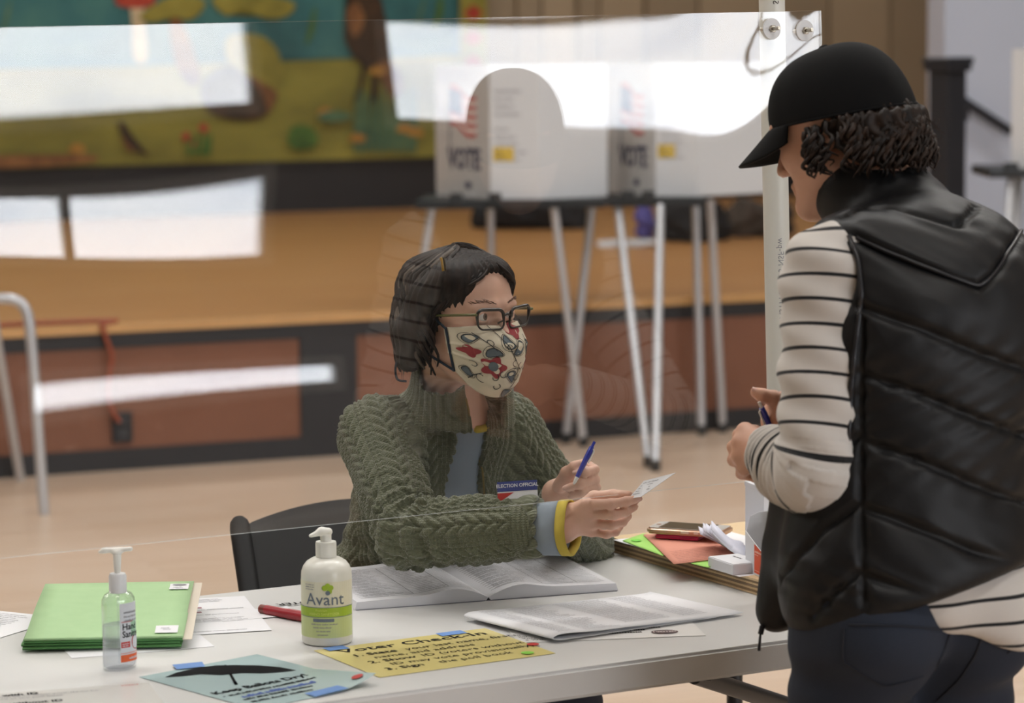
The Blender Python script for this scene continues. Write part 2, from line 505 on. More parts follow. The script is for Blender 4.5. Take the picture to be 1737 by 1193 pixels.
# stage
SU1 = 4.5
sg = st(rbox('stage', -8, 10.5, -6.3, -.96, .545, .567, M_stage), 'honey-coloured wooden stage floor')
rbox('stage_apron', -8, SU1, -.96, .0, .545, .567, M_stage, sg)
fr = st(rbox('wall_stage_front', -8, SU1, -.10, -.02, 0, .545, M_black), 'black front of the stage')
rbox('top_rail', -8, SU1, -.02, .004, .475, .543, M_black, fr)
rbox('bottom_rail', -8, SU1, -.02, .004, 0, .083, M_black, fr)
uA = at_v(510, 690, 0)[0]; uB = at_v(606, 690, 0)[0]
rbox('upright', uA, uB, -.02, .004, .083, .475, M_black, fr)
rbox('panel', -8, uA - 2.62, -.02, -.006, .083, .475, M_panel, fr)
rbox('panel', uA - 2.6, uA, -.02, -.006, .083, .475, M_panel, fr)
rbox('panel', uB, uB + 2.44, -.02, -.006, .083, .475, M_panel, fr)
rbox('panel', uB + 2.445, SU1, -.02, -.006, .083, .475, M_panel, fr)
st(rbox('trim_1', -8, SU1, 0, .03, .535, .57, M_nosing), 'pale wooden nosing along the stage edge')
# grey wall right of the stage with its handrail
GV = -.8
gu = at_v(1602, 60, GV)[0]
st(rbox('wall_side', gu, 10.5, GV - .15, GV, 0, 5.2, M_grey), 'pale blue-grey wall right of the stage')

# stair newel
p = at(1607, 200, 12.35); nz = at(1607, 97, 12.35).z
nr = thing('newel_post', 'square black newel post with a moulded cap beside the stage stairs', 'post')
R45 = Matrix.Translation((p.x, p.y, 0)) @ Matrix.Rotation(math.radians(38), 4, 'Z')
M_newel = mat('dark_slate_paint', '23262e', .5, .1, 5)
box('shaft', (0, 0, nz / 2 - .03), (.115, .115, nz - .06), M_newel, nr, .004, R45)
box('cap', (0, 0, nz - .045), (.15, .15, .03), M_newel, nr, .006, R45)
box('cap_top', (0, 0, nz - .015), (.165, .165, .03), M_newel, nr, .01, R45)
rebase(nr)
hr = thing('handrail', 'short black handrail sloping down the pale grey wall on a bracket', 'handrail')
a = at(1656, 170, 12.9); b = at(1740, 224, 13.0)
ap = rm(uv_of(a)[0], GV + .075, a.z); bp = rm(uv_of(b)[0], GV + .075, b.z)
tube('rail', [ap, bp], .024, M_newel, hr, 12)
bk = ap.lerp(bp, .12)
tube('bracket', [bk, bk + Vector((0, 0, -.07)) , rm(uv_of(bk)[0] - .03, GV + .01, bk.z - .09)], .012, M_newel, hr, 8)
lathe_o = lathe('wall_plate', [(.035, 0), (.035, .012), (.02, .016)], M_newel, hr, 20)
lathe_o.matrix_local = Matrix.Translation(rm(uv_of(bk)[0] - .03, GV, bk.z - .09)) @ RV.to_track_quat('Z', 'Y').to_matrix().to_4x4()
rebase(hr)

# ------------------------------------------------------------------ daylight windows of the hall, behind the camera (they show in the acrylic sheet)
SH_N = None
TH = math.radians(29.0); TILT = math.radians(-2.3)
SH_N = Vector((math.sin(TH) * math.cos(TILT), -math.cos(TH) * math.cos(TILT), -math.sin(TILT)))
SH_P = Vector((.44, 4.575, 1.30)); SH_X = Vector((math.cos(TH), math.sin(TH), 0)); SH_Z = SH_X.cross(SH_N) * -1
if SH_Z.z < 0: SH_Z = -SH_Z
t = NT('overcast_daylight'); t.n.remove(t.b)
em = t.add('ShaderNodeEmission'); t.link(em.outputs[0], t.out.inputs[0])
f = t.noise(1.3, 4, .6, stretch=(.5, 1, 2.2))
t.link(t.ramp(f, [(.25, (.62, .68, .78, 1)), (.5, (.92, .95, 1, 1)), (.75, (1, 1, 1, 1))]), em.inputs[0]); em.inputs[1].default_value = WINDOW_L
M_day = t.m
M_frame = mat('white_window_frame', 'd8d8d4', .5, .03, 4)
holes = [(1.1, 4.52, 2.02, 3.3), (5.34, 8.8, 1.93, 3.3), (1.1, 4.60, 1.34, 1.73)]
def win(n, u0, u1, z0, z1, cols, rows, label):
    r = st(empty('window_%d' % n), label)
    rbox('pane', u0, u1, HB - .02, HB - .01, z0, z1, M_day, r)
    for k in range(cols + 1):
        x = u0 + (u1 - u0) * k / cols; rbox('frame_bar', x - .03, x + .03, HB - .06, HB, z0 - .03, z1 + .03, M_frame, r)
    for k in range(rows + 1):
        z = z0 + (z1 - z0) * k / rows; rbox('frame_bar', u0 - .03, u1 + .03, HB - .055, HB, z - .03, z + .03, M_frame, r)
win(1, *holes[0], 1, 2, 'tall daylit window in the rear wall')
win(2, *holes[1], 1, 2, 'wide daylit window in the rear wall')
win(3, *holes[2], 3, 1, 'low daylit window under the tall one')
st(rbox('wall_front', -8, 10.5, HB, HB + .2, 0, 5.2, mat('rear_wall_dimmed_paint', '57514a', .85, .04, 2)), 'rear wall of the hall with its windows')  # wall colour darkened to stand for the dim rear of the hall
win(4, 3.1, 4.95, .53, .69, 1, 1, 'added glowing strip low on the rear wall, mirrored in the clear screen')  # made-up glowing strip, only there for the bright band in the acrylic
# ceiling lamps, unseen; outer ones over the stage added to brighten its back wall
t = NT('lamp_diffuser'); t.n.remove(t.b); em = t.add('ShaderNodeEmission'); t.link(em.outputs[0], t.out.inputs[0])
em.inputs[0].default_value = (1, .985, .955, 1); em.inputs[1].default_value = LAMP_L; M_lamp = t.m
for i, (u, v) in enumerate([(-4.5, 1.6), (0, 1.6), (4.5, 1.6), (-4.5, 5.2), (0, 5.2), (4.5, 5.2), (-2.2, 5.2), (2.2, 5.2), (-3, -3.2), (1.5, -3.2), (6, -3.6), (-6, -3.6), (0, 9.5)]):
    L = thing('ceiling_lamp', 'long ceiling lamp with a white diffuser', 'lamp', group='ceiling lamps of the hall')
    rbox('housing', u - .75, u + .75, v - .2, v + .2, 5.1, 5.2, M_frame, L)
    rbox('diffuser', u - .72, u + .72, v - .17, v + .17, 5.08, 5.1, M_lamp, L)
    rebase(L)

# ------------------------------------------------------------------ painted mural on the back wall
MV = -6.22
def mur(x, y, lift=0):
    return atp(x, y, rm(0, MV + lift), RV)
u1, z1 = at_v(826, 250, MV); zb = at_v(300, 278, MV)[1]
mu = thing('mural', 'wide painted farmyard mural in teal and olive hung above the stage', 'mural')
M_olive = None
t = NT('olive_ground_paint'); f = t.noise(1.6, 5, .6, stretch=(.4, 1, 1.6)); g = t.noise(7, 4, .6)
c = t.ramp(f, [(.3, lin('66622a')), (.5, lin('8a8538')), (.72, lin('a29a44'))]); c = t.mix(t.math('MULTIPLY', g, .25), c, lin('7d6a2a'))
t.link(c, t.b.inputs['Base Color']); t.val(t.b, Roughness=.8); M_olive = t.m
def paint(name, cols, sc=4, st_=None):
    t = NT(name); f = t.noise(sc, 5, .6, stretch=st_); t.link(t.ramp(f, [(.3, lin(cols[0])), (.5, lin(cols[1])), (.7, lin(cols[2]))]), t.b.inputs['Base Color'])
    t.val(t.b, Roughness=.8); return t.m
M_teal = paint('teal_sky_paint', ('2c5a5c', '3b7072', '4d8078'), 2.2)
rbox('canvas', -6.5, u1, MV - .05, MV, zb, 5.0, M_olive, mu)
def blob(pts, n=6):
    P = [Vector((p[0], p[1], 0)) for p in pts]; out = []; N = len(P)
    for i in range(N):
        a, b, c, d = P[i - 1], P[i], P[(i + 1) % N], P[(i + 2) % N]
        for k in range(n):
            q = k / n; out.append(.5 * ((2 * b) + (c - a) * q + (2 * a - 5 * b + 4 * c - d) * q * q + (3 * b - a - 3 * c + d) * q ** 3))
    return [(v.x, v.y) for v in out]
_lift = [.001]
def patch(name, pts, m, smooth=True, parent=None):
    _lift[0] += .0006; P = blob(pts) if smooth else pts
    bm = bmesh.new(); vs = [bm.verts.new(mur(x, y, _lift[0])) for x, y in P]; bm.faces.new(vs)
    bmesh.ops.triangulate(bm, faces=bm.faces[:])
    return bm_obj(name, bm, m, mu)
Mp = {k: paint('mural_' + k, v, 5) for k, v in dict(dark=('2a1d12', '3a2a1a', '523a22'), brown=('5a3a20', '7a5230', '96683c'), yellow=('77702e', '8f8638', 'a39848'),
      green=('3c5a22', '4d6e2c', '648038'), red=('8c2e22', 'a83a2a', 'b8503a'), orange=('96692a', 'ac7d36', 'bb9044'), pale=('b8a684', 'cbb894', 'd8caa8'), reed=('3e5f48', '4f7054', '68845c')).items()}
_lift[0] += .0006; zl = mur(-420, 125).z
sky = [rm(-6.45, MV + _lift[0], zl), rm(-6.45, MV + _lift[0], 4.95), rm(u1 - .01, MV + _lift[0], 4.95)] + [mur(x, y, _lift[0]) for x, y in ((826, 90), (700, 96), (600, 97), (480, 97), (420, 100), (250, 112), (60, 116), (-420, 125))]
bm = bmesh.new(); bm.faces.new([bm.verts.new(p_) for p_ in sky]); bmesh.ops.triangulate(bm, faces=bm.faces[:]); bm_obj('painted_sky', bm, M_teal, mu)
for i in range(26):                     # loose strokes in the sky
    x = -150 + i * 37 + rng.uniform(-10, 10); y = rng.uniform(-160, 80)
    patch('painted_stroke', [(x, y), (x + rng.uniform(8, 16), y - 30), (x + rng.uniform(10, 30), y - 70), (x + 4, y - 26)], Mp['reed'] if i % 3 else Mp['green'])
patch('painted_toadstool_stem', [(222, 2), (240, -2), (246, 40), (250, 100), (228, 100), (224, 40)], Mp['pale'])
patch('painted_toadstool_cap', [(195, 4), (210, -22), (240, -30), (262, -8), (258, 8), (228, 14)], Mp['red'])
patch('painted_leaf', [(236, 30), (262, 8), (300, -8), (346, 0), (340, 22), (318, 34), (290, 26), (262, 38)], Mp['yellow'])
patch('painted_leaf', [(360, 0), (400, -14), (455, -8), (500, 6), (488, 26), (455, 32), (410, 16), (384, 26)], Mp['yellow'])
patch('painted_bush', [(384, 66), (404, 58), (440, 60), (466, 78), (478, 110), (474, 150), (450, 170), (426, 150), (400, 120), (384, 96)], Mp['yellow'])
patch('painted_bush_shade', [(420, 130), (445, 140), (470, 158), (460, 186), (440, 200), (424, 170)], Mp['brown'])
patch('painted_animal', [(340, 150), (356, 126), (390, 112), (420, 130), (446, 162), (452, 190), (430, 204), (380, 200), (350, 184)], Mp['dark'])
patch('painted_trunk', [(288, 40), (306, 34), (330, 90), (340, 136), (318, 140), (296, 100)], Mp['brown'])
patch('painted_rooster', [(586, -40), (614, -60), (640, -20), (652, 20), (660, 70), (664, 110), (650, 130), (622, 116), (600, 96), (584, 60), (596, 10)], Mp['dark'])
patch('painted_rooster_breast', [(588, 20), (604, 4), (618, 30), (606, 62), (594, 50)], Mp['brown'])
patch('painted_rooster_tail', [(640, 110), (664, 106), (684, 140), (676, 168), (654, 150)], Mp['brown'])
patch('painted_rooster_leg', [(614, 112), (620, 112), (612, 166), (600, 172), (608, 150)], Mp['dark'])
patch('painted_rooster_leg', [(632, 120), (640, 120), (640, 168), (628, 176), (632, 150)], Mp['dark'])
patch('painted_bird', [(200, 207), (212, 210), (222, 226), (238, 246), (252, 264), (236, 258), (216, 248), (207, 230)], Mp['dark'])
patch('painted_bird_breast', [(206, 228), (216, 244), (228, 256), (214, 252)], Mp['brown'])
for fx, fy in ((316, 232), (345, 217), (332, 246)):
    patch('painted_flower', [(fx - 8, fy), (fx, fy - 8), (fx + 8, fy - 1), (fx + 2, fy + 8)], Mp['red'])
for fx in (322, 334, 346, 354): patch('painted_stalk', [(fx, 232), (fx + 5, 230), (fx + 3, 260), (fx - 6, 262)], Mp['green'])
patch('painted_shrub', [(488, 232), (496, 216), (516, 212), (534, 222), (540, 240), (528, 252), (504, 254), (490, 246)], Mp['green'])
for i in range(12):
    x = 600 + i * 9; patch('painted_reed', [(x, 250), (x + 3, 180 + rng.uniform(-16, 16)), (x + 8, 160 + rng.uniform(-14, 14)), (x + 7, 250)], Mp['reed'])
for x, y in ((552, 190), (686, 218), (606, 234), (640, 120), (704, 224), (130, 252)):
    patch('painted_dab', [(x - 14, y + 3), (x - 4, y - 8), (x + 12, y - 4), (x + 14, y + 5), (x, y + 8)], Mp['orange'])
patch('painted_pond', [(540, 196), (560, 188), (590, 192), (596, 200), (570, 207), (545, 204)], Mp['reed'])
patch('painted_border', [(780, -700), (826, -700), (826, 255), (780, 257)], Mp['yellow'], False)
for k in range(-8, 4): patch('painted_border_diamond', [(786, 22 + k * 42), (803, 8 + k * 42), (820, 22 + k * 42), (803, 36 + k * 42)], Mp['red'], False)
patch('painted_soil', [(-60, 268), (80, 262), (160, 264), (150, 276), (40, 284), (-60, 284)], Mp['brown'])
rebase(mu)

# ------------------------------------------------------------------ voting booths
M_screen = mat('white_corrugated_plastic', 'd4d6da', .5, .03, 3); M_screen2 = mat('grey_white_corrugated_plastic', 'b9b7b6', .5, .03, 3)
M_tray = mat('black_plastic_tray', '1d2226', .45, .1, 8); M_ink = mat('navy_print', '23284a', .6, 0); M_flagred = mat('flag_red_print', 'b0433c', .6, 0)
M_flagwhite = mat('flag_white_print', 'dcd6d2', .6, 0); M_flagblue = mat('flag_blue_print', '2a3a66', .6, 0); M_yel = mat('yellow_sticker', 'e0bf4a', .6, .03)
M_greyink = mat('grey_print', '9a9aa2', .6, 0)
def slab(name, p0, p1, z0, z1, th, m, parent):
    d = (p1 - p0); n = Vector((-d.y, d.x, 0)).normalized() * th
    V = [p0.xy.to_3d() + Vector((0, 0, z0)), p1.xy.to_3d() + Vector((0, 0, z0)), p1.xy.to_3d() + Vector((0, 0, z1)), p0.xy.to_3d() + Vector((0, 0, z1))]
    V = V + [v + n for v in V]
    return mesh_obj(name, V, [(0, 1, 2, 3), (7, 6, 5, 4), (0, 4, 5, 1), (1, 5, 6, 2), (2, 6, 7, 3), (3, 7, 4, 0)], m, parent)
def booth(label, pts, zt, ztop, tray, legs, full=True):
    b = thing('voting_booth', label, 'voting booth', group='white voting booths in front of the stage')
    P = [at(x, 330, Y) for x, Y in pts]
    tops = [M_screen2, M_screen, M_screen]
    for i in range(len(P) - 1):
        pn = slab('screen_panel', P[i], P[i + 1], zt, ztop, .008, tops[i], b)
        ex = (P[i + 1] - P[i]).xy.to_3d(); wd = ex.length; fn = on_plane(P[i].xy.to_3d() + Vector((0, 0, zt)), ex, (0, 0, 1), lift=.0012)
        if i == 0:
            pr = Print2D(); pr.text('VOTE', wd * .53, .115, .115, 'CENTER', .004, sx=wd * .62 / .30); pr.build('lettering', M_ink, pn, fn)
            pr = Print2D(); pr.line([(wd * .27, .15), (wd * .27, .43)], .008); pr.build('flag_pole', M_ink, pn, fn)
            pr = Print2D(); pr.disc(wd * .6, .05, .012 * wd / .2, .014); pr.build('round_emblem', M_ink, pn, fn)
            rd = Print2D(); wt_ = Print2D(); bl = Print2D()
            def wav(s): return .012 * math.sin(s * 7)
            for q in range(9):
                y0 = .245 + q * .018
                ps = [(wd * (.28 + .48 * s / 8), y0 + .05 * (1 - s / 8) + wav(s / 8)) for s in range(9)]
                (rd if q % 2 == 0 else wt_).line(ps, .018)
            bl.poly([(wd * .28, .345), (wd * .5, .325), (wd * .5, .42), (wd * .28, .44)])
            rd.build('flag_red_stripes', M_flagred, pn, fn); wt_.build('flag_white_stripes', M_flagwhite, pn, fn)
            bl.build('flag_canton', M_flagblue, pn, on_plane(P[i].xy.to_3d() + Vector((0, 0, zt)), ex, (0, 0, 1), lift=.002))
        if i == 1:
            pr = Print2D()
            for q in range(9): pr.scribble(wd * .1, .42 - q * .03 - (.03 if q > 3 else 0), wd * rng.uniform(.45, .75), .012, seed=q)
            pr.build('lettering', M_greyink, pn, fn)
            stk = Print2D(); stk.rect(wd * .06, .15, wd * .48, .205); so = stk.build('sticker', M_yel, pn, fn)
            pr = Print2D(); pr.scribble(wd * .1, .185, wd * .25, .01, seed=3); pr.scribble(wd * .1, .163, wd * .3, .008, seed=4)
            pr.build('sticker_print', M_ink, pn, on_plane(P[i].xy.to_3d() + Vector((0, 0, zt)), ex, (0, 0, 1), lift=.002))
    x0, x1, y0, y1 = tray; a = at(x0, 340, y0); c = at(x1, 340, y0); e = at(x1 - 10, 340, y1); g = at(x0 + 20, 340, y1)
    bm = bmesh.new(); vs = [bm.verts.new((q.x, q.y, zt - .035)) for q in (a, c, e, g)]; f = bm.faces.new(vs)
    r = bmesh.ops.extrude_face_region(bm, geom=[f])
    for v in r['geom']:
        if isinstance(v, bmesh.types.BMVert): v.co.z = zt
    bmesh.ops.bevel(bm, geom=bm.edges[:], offset=.008, segments=2, affect='EDGES')
    bm_obj('tray', bm, M_tray, b)
    for q in (.22, .42):
        p = a.lerp(c, q); box('clip', (p.x, p.y + .005, zt + .004), (.05, .03, .05), M_tray, b, .006)
    for (tx, ty, tY), (fx, fy) in legs:
        top = at(tx, ty, tY); top.z = zt - .03; ft = atz(fx, fy, 0); ft.z = .012
        l = tube('leg', [top, ft], .017, M_alu, b, 12)
        tube('foot', [ft + Vector((0, 0, .03)), ft - Vector((0, 0, .012))], .02, M_tray, l, 12)
    return rebase(b)
ZT = at(885, 338, 11.2).z
booth('white voting booth with a flag panel, nearer the mural', [(740, 11.55), (832, 11.22), (915, 11.18), (1031, 11.36)], ZT, ZT + .53, (702, 1030, 11.15, 11.6),
      [((733, 355, 11.25), (668, 762)), ((832, 365, 11.55), (836, 742)), ((940, 360, 11.2), (990, 757)), ((1005, 358, 11.45), (960, 752))])
booth('white voting booth with a flag panel, nearer the clear plastic pipe', [(1033, 11.6), (1112, 11.35), (1182, 11.3), (1302, 11.5)], ZT, ZT + .53, (1028, 1200, 11.2, 11.6),
      [((1048, 355, 11.25), (1100, 792)), ((1120, 350, 11.2), (1112, 799)), ((1205, 350, 11.55), (1226, 733)), ((1180, 350, 11.6), (1190, 738))])
# a third booth at the right edge of the view
b3 = thing('voting_booth', 'white voting booth cut off by the right edge, beside the pale grey wall', 'voting booth', group='white voting booths in front of the stage')
zt3 = at(1700, 283, 11.6).z
pa, pb = at(1716, 200, 11.5), at(1800, 200, 11.35)
slab('screen_panel', pa, pb, zt3, zt3 + .48, .008, M_screen, b3); slab('screen_panel', pb, at(1880, 200, 11.5), zt3, zt3 + .48, .008, M_screen, b3)
q0, q1 = at(1676, 283, 11.4), at(1900, 283, 11.4)
box('tray', ((q0.x + q1.x) / 2, q0.y + .2, zt3 - .018), (q1.x - q0.x, .45, .036), M_tray, b3, .008)
box('clip', (at(1714, 280, 11.4).x, 11.4 - .015, zt3 + .002), (.06, .03, .05), M_tray, b3, .006)
for tx, ty, tY, fx, fy in ((1716, 300, 11.45, 1680, 760), (1860, 300, 11.45, 1890, 760), (1730, 300, 11.7, 1700, 745), (1850, 300, 11.7, 1880, 745)):
    tp = at(tx, ty, tY); tp.z = zt3 - .03; ft = atz(fx, fy, 0); tube('leg', [tp, ft], .017, M_alu, b3, 12)
rebase(b3)

# ------------------------------------------------------------------ bent tube stand at the left edge
sd = thing('metal_stand', 'bent grey metal tube stand in front of the stage at the left edge', 'stand')
ft = atz(75, 873, 0); Yf = ft.y
pts = [ft] + [at(58, 640, Yf), at(52, 570, Yf)] + [at(50 + dx, 545 - dy, Yf) for dx, dy in ((-1, 0), (-6, 18), (-16, 31), (-30, 37))] + [at(0, 507, Yf), at(-120, 512, Yf)]
pts += [at(-190, 540, Yf), at(-215, 873, Yf)]
tube('bent_tube', bez(pts, 6), .019, M_alu, sd, 12)
f2 = atz(35, 815, 0); tube('rear_leg', [f2, at(-15, 520, f2.y - .35)], .018, M_alu, sd, 12)
f3 = atz(-255, 832, 0); tube('rear_leg', [f3, at(-190, 520, f3.y - .35)], .018, M_alu, sd, 12)
tube('cross_bar', [at(-15, 522, f2.y - .35), at(-190, 522, f3.y - .35)], .016, M_alu, sd, 12)
rebase(sd)

# ------------------------------------------------------------------ outlet, cord, things lying on the stage
po = thing('outlet_box', 'black electrical outlet plate on the brown stage front', 'outlet')
ua, za = at_v(190, 752, 0); ub, zb2 = at_v(223, 698, 0)
rbox('plate', ua, ub, .0, .012, za, zb2, M_black, po, .003)
for k in (.28, .72):
    zc = za + (zb2 - za) * k; rbox('socket', ua + .02, ub - .02, .012, .018, zc - .016, zc + .016, mat('dark_socket', '2c2c30', .4, 0), po, .004)
rebase(po)
M_orange = mat('orange_cord_rubber', '9a4a30', .5, .05)
pts = [at_v(60, 552, .03), at_v(165, 545, .03)]
cpts = [rm(-1.6, -.5, .572), rm(-.6, -.12, .574), rm(at_v(165, 545, 0)[0], -.02, .58)] + [rm(*(lambda q: (q[0], .03 + .01, q[1]))(at_v(x, y, .04))) for x, y in ((172, 552), (182, 580), (190, 604), (185, 640), (184, 672), (192, 700), (203, 716))]
tag(tube('extension_cord', bez(cpts, 8), .009, M_orange, None, 8), 'orange extension cord hanging over the stage edge to the outlet', 'cord')

def heap(name, label, cat, c, r, m, seed, n=9, flat=.6):
    rg = random.Random(seed); F = Field()
    for i in range(n):
        q = (c.x + rg.uniform(-1, 1) * r[0] * .7, c.y + rg.uniform(-1, 1) * r[1] * .6, c.z + r[2] * rg.uniform(.15, .62))
        F.ell(q, (r[0] * rg.uniform(.3, .5), r[1] * rg.uniform(.4, .6), r[2] * rg.uniform(.3, .5)), k=.05)
    F.plane((0, 0, c.z + .002), (0, 0, -1))
    V, Q = F.mesh((c.x - r[0] * 1.4, c.y - r[1] * 1.5, c.z - .05), (c.x + r[0] * 1.4, c.y + r[1] * 1.5, c.z + r[2] * 1.5), .016)
    N = vnormals(V, Q); V = V + N * (.012 * np.sin(V[:, :1] * 31 + 7 * np.sin(V[:, 2:] * 13 + seed)) * sstep(c.z, c.z + .05, V[:, 2:]))
    o = np_mesh(name, V, Q, m); return tag(o, label, cat)
M_coat = mat('black_cloth', '17181c', .85, .3, 9); M_coat2 = mat('dark_mottled_cloth', '4a4038', .85, .6, 14); M_purple = mat('purple_cloth', '5a559a', .8, .2, 12)
SZ = .567
c0 = atz(905, 388, SZ); heap('duffel_bag', 'black bag lying on the stage behind the booth nearer the mural', 'bag', c0, (.36, .14, .19), M_coat, 3, 12)
c0 = atz(1180, 410, SZ); heap('folded_coat', 'dark coat heaped on the stage behind the second booth', 'coat', c0, (.17, .12, .26), M_coat, 5, 9)
c0 = atz(1285, 402, SZ); heap('mottled_jacket', 'mottled dark jacket heaped at the right end of the stage', 'jacket', c0, (.17, .12, .22), M_coat2, 8, 10)
c0 = atz(1100, 405, SZ); heap('purple_scarf', 'purple cloth lying beside the dark coat on the stage', 'scarf', c0, (.06, .06, .2), M_purple, 11, 6)
c0 = atz(1062, 414, SZ); pw = thing('paper_pile', 'loose white papers on the stage behind the booth legs', 'papers')
for k in range(3): box('sheet', (c0.x + rng.uniform(-.04, .04), c0.y + rng.uniform(-.1, .1), SZ + .004 + k * .006), (.24, .3, .004), M_white, pw, 0)
rebase(pw)
# ------------------------------------------------------------------ the check-in table
TBA = Vector((-.252, 3.820, 0)); TBX = Vector((math.cos(TH), math.sin(TH), 0)); TBY = Vector((-math.sin(TH), math.cos(TH), 0))
TZ = .74
def tb(a, p, z=0): return TBA + TBX * a + TBY * p + Vector((0, 0, z))
TM = Matrix(((TBX.x, TBY.x, 0, TBA.x), (TBX.y, TBY.y, 0, TBA.y), (0, 0, 1, 0), (0, 0, 0, 1)))
TL, TR_, TD = -.62, 1.22, .79
tbl = thing('folding_table', 'long white plastic folding table between the two people', 'table')
t = NT('grey_white_blow_moulded_plastic'); f = t.noise(5, 3); t.link(t.mix(f, lin('cfcfce'), lin('dadad8')), t.b.inputs['Base Color'])
t.val(t.b, Roughness=.36); t.bump(t.noise(420, 2), .12, .0006); M_table = t.m
TW = TR_ - TL; r_ = .05; tp = []
for cx_, cy_, a0 in ((TW - r_, TD - r_, 0), (r_, TD - r_, PI / 2), (r_, r_, PI), (TW - r_, r_, 1.5 * PI)):
    for k in range(9): a = a0 + PI / 2 * k / 8; tp.append((TL + cx_ + r_ * math.cos(a), cy_ + r_ * math.sin(a)))
bm = bmesh.new(); f = bm.faces.new([bm.verts.new((x, y, TZ - .045)) for x, y in tp]); r = bmesh.ops.extrude_face_region(bm, geom=[f])
for v in r['geom']:
    if isinstance(v, bmesh.types.BMVert): v.co.z = TZ
bmesh.ops.recalc_face_normals(bm, faces=bm.faces)
bmesh.ops.bevel(bm, geom=[e_ for e_ in bm.edges if abs(e_.verts[0].co.z - e_.verts[1].co.z) < 1e-6], offset=.005, segments=3, affect='EDGES')
bmesh.ops.transform(bm, matrix=TM, verts=bm.verts)
smooth_by_angle(bm_obj('table_top', bm, M_table, tbl), 30)
M_leg = mat('black_powder_coated_steel', '1b1d22', .4, .1, 12)
for a in (TL + .25, TR_ - .1):
    for p_ in (.1, TD - .1): tube('leg', [tb(a, p_, TZ - .045), tb(a, p_, .0)], .0145, M_leg, tbl, 12)
    tube('cross_bar', [tb(a, .1, .12), tb(a, TD - .1, .12)], .012, M_leg, tbl, 10)
b0 = atz(1178, 1146, .688); b1 = at(1345, 1200, 4.47)
tube('brace', [b0, b1], .014, M_leg, tbl, 12)
box('brace_hinge', (b0.x, b0.y, .69), (.05, .05, .012), M_leg, tbl, .003)
rebase(tbl)

M_paper = mat('white_paper', 'e9eaee', .7, .015, 9); M_inkk = mat('black_print', '18181b', .9, 0, spec=.15); M_lightink = mat('grey_small_print', '96969c', .7, 0)
M_blueink = mat('blue_handwriting', '3a5cae', .6, 0); M_redink = mat('red_print', 'b4322c', .6, 0)
def lam(name, col, rough=.25): return mat(name, col, rough, .02, 8, coat=.3)
class Sheet:                            # a paper lying on something: own axes, own bend
    def __init__(s, name, o, ang, w, h, m, bend=None, n=(14, 12), z=None, label=None, cat='paper', group=None, parent=None, th=.0005):
        s.o = Vector(o); s.ex = Vector((math.cos(ang), math.sin(ang), 0)); s.ey = Vector((-math.sin(ang), math.cos(ang), 0))
        s.w, s.h, s.bend = w, h, bend; V, F = [], []; nx, ny = n
        for lay in (0, 1):
            for j in range(ny + 1):
                for i in range(nx + 1):
                    V.append(s.P(w * i / nx, h * j / ny, -th * lay))
        k = (nx + 1) * (ny + 1); g = lambda i, j: j * (nx + 1) + i
        for j in range(ny):
            for i in range(nx):
                q = (g(i, j), g(i + 1, j), g(i + 1, j + 1), g(i, j + 1)); F.append(q); F.append(tuple(x + k for x in q[::-1]))
        rim = [g(i, 0) for i in range(nx)] + [g(nx, j) for j in range(ny)] + [g(i, ny) for i in range(nx, 0, -1)] + [g(0, j) for j in range(ny, 0, -1)]
        for a, b in zip(rim, rim[1:] + rim[:1]): F.append((b, a, a + k, b + k))
        s.ob = mesh_obj(name, V, F, m, parent, smooth=True)
        smooth_by_angle(s.ob, 60)
        if label: tag(s.ob, label, cat, group)
    def P(s, x, y, lift=0):
        p = s.o + s.ex * x + s.ey * y; z = s.bend(x / s.w, y / s.h) if s.bend else 0
        return p + Vector((0, 0, z + lift))
    def put(s, pr, name, m, lift=.0005): return pr.build(name, m, s.ob, lambda x, y: s.P(x, y, lift))
def xy2(p, sh):                         # world point -> the sheet's own x, y
    d = p - sh.o; return d.dot(sh.ex), d.dot(sh.ey)

# yellow check-in sheet
ya = math.radians(30.3); cx = Vector((-.1195, 4.126, TZ + .0012))
exy = Vector((math.cos(ya), math.sin(ya), 0)); eyy = Vector((-math.sin(ya), math.cos(ya), 0))
ys = Sheet('yellow_sign', cx - exy * .147 - eyy * .105, ya, .294, .210, lam('yellow_laminated_paper', 'ecdd92'), label='yellow laminated check-in sheet taped to the table', cat='sign')
pr = Print2D(); pr.text('Voter Check-In', .026, .168, .0325, bold=.0004, sx=1.22); ys.put(pr, 'heading', M_inkk)
pr = Print2D()
for i, (b_, t_, xx) in enumerate([('1. State', 'your last name, first', .03), ('', 'name, and address', .052), ('2. Show', 'ID (voters without', .03), ('', 'ID may vote provisionally)', .052), ('3. Sign', 'the poll book', .03)]):
    y = .136 - i * .026
    if b_: pr.text(b_, xx, y, .021, bold=.0004, sx=1.15); pr.text(t_, xx + .088, y, .021, sx=1.08)
    else: pr.text(t_, xx, y, .021, sx=1.08)
ys.put(pr, 'lettering', M_inkk)
M_tape = mat('blue_painters_tape', '6b93cf', .7, .04, 30)
def strip(sh, name, x0, y0, x1, y1, m, rot=0, lift=.0012):
    pr = Print2D(); pr.rect(x0, y0, x1, y1); return sh.put(pr, name, m, lift)
strip(ys, 'tape', .016, .19, .05, .214, M_tape); strip(ys, 'tape', .208, .19, .252, .213, M_tape)
pr = Print2D(); pr.disc(*xy2(atz(904, 1096, TZ), ys), .0095); ys.put(pr, 'red_dot', mat('red_dot_sticker', 'c23a34', .6, 0), .0016)
pr = Print2D(); pr.disc(*xy2(atz(895, 1110.5, TZ), ys), .0098); ys.put(pr, 'green_dot', mat('green_dot_sticker', '86cc48', .6, 0), .0016)

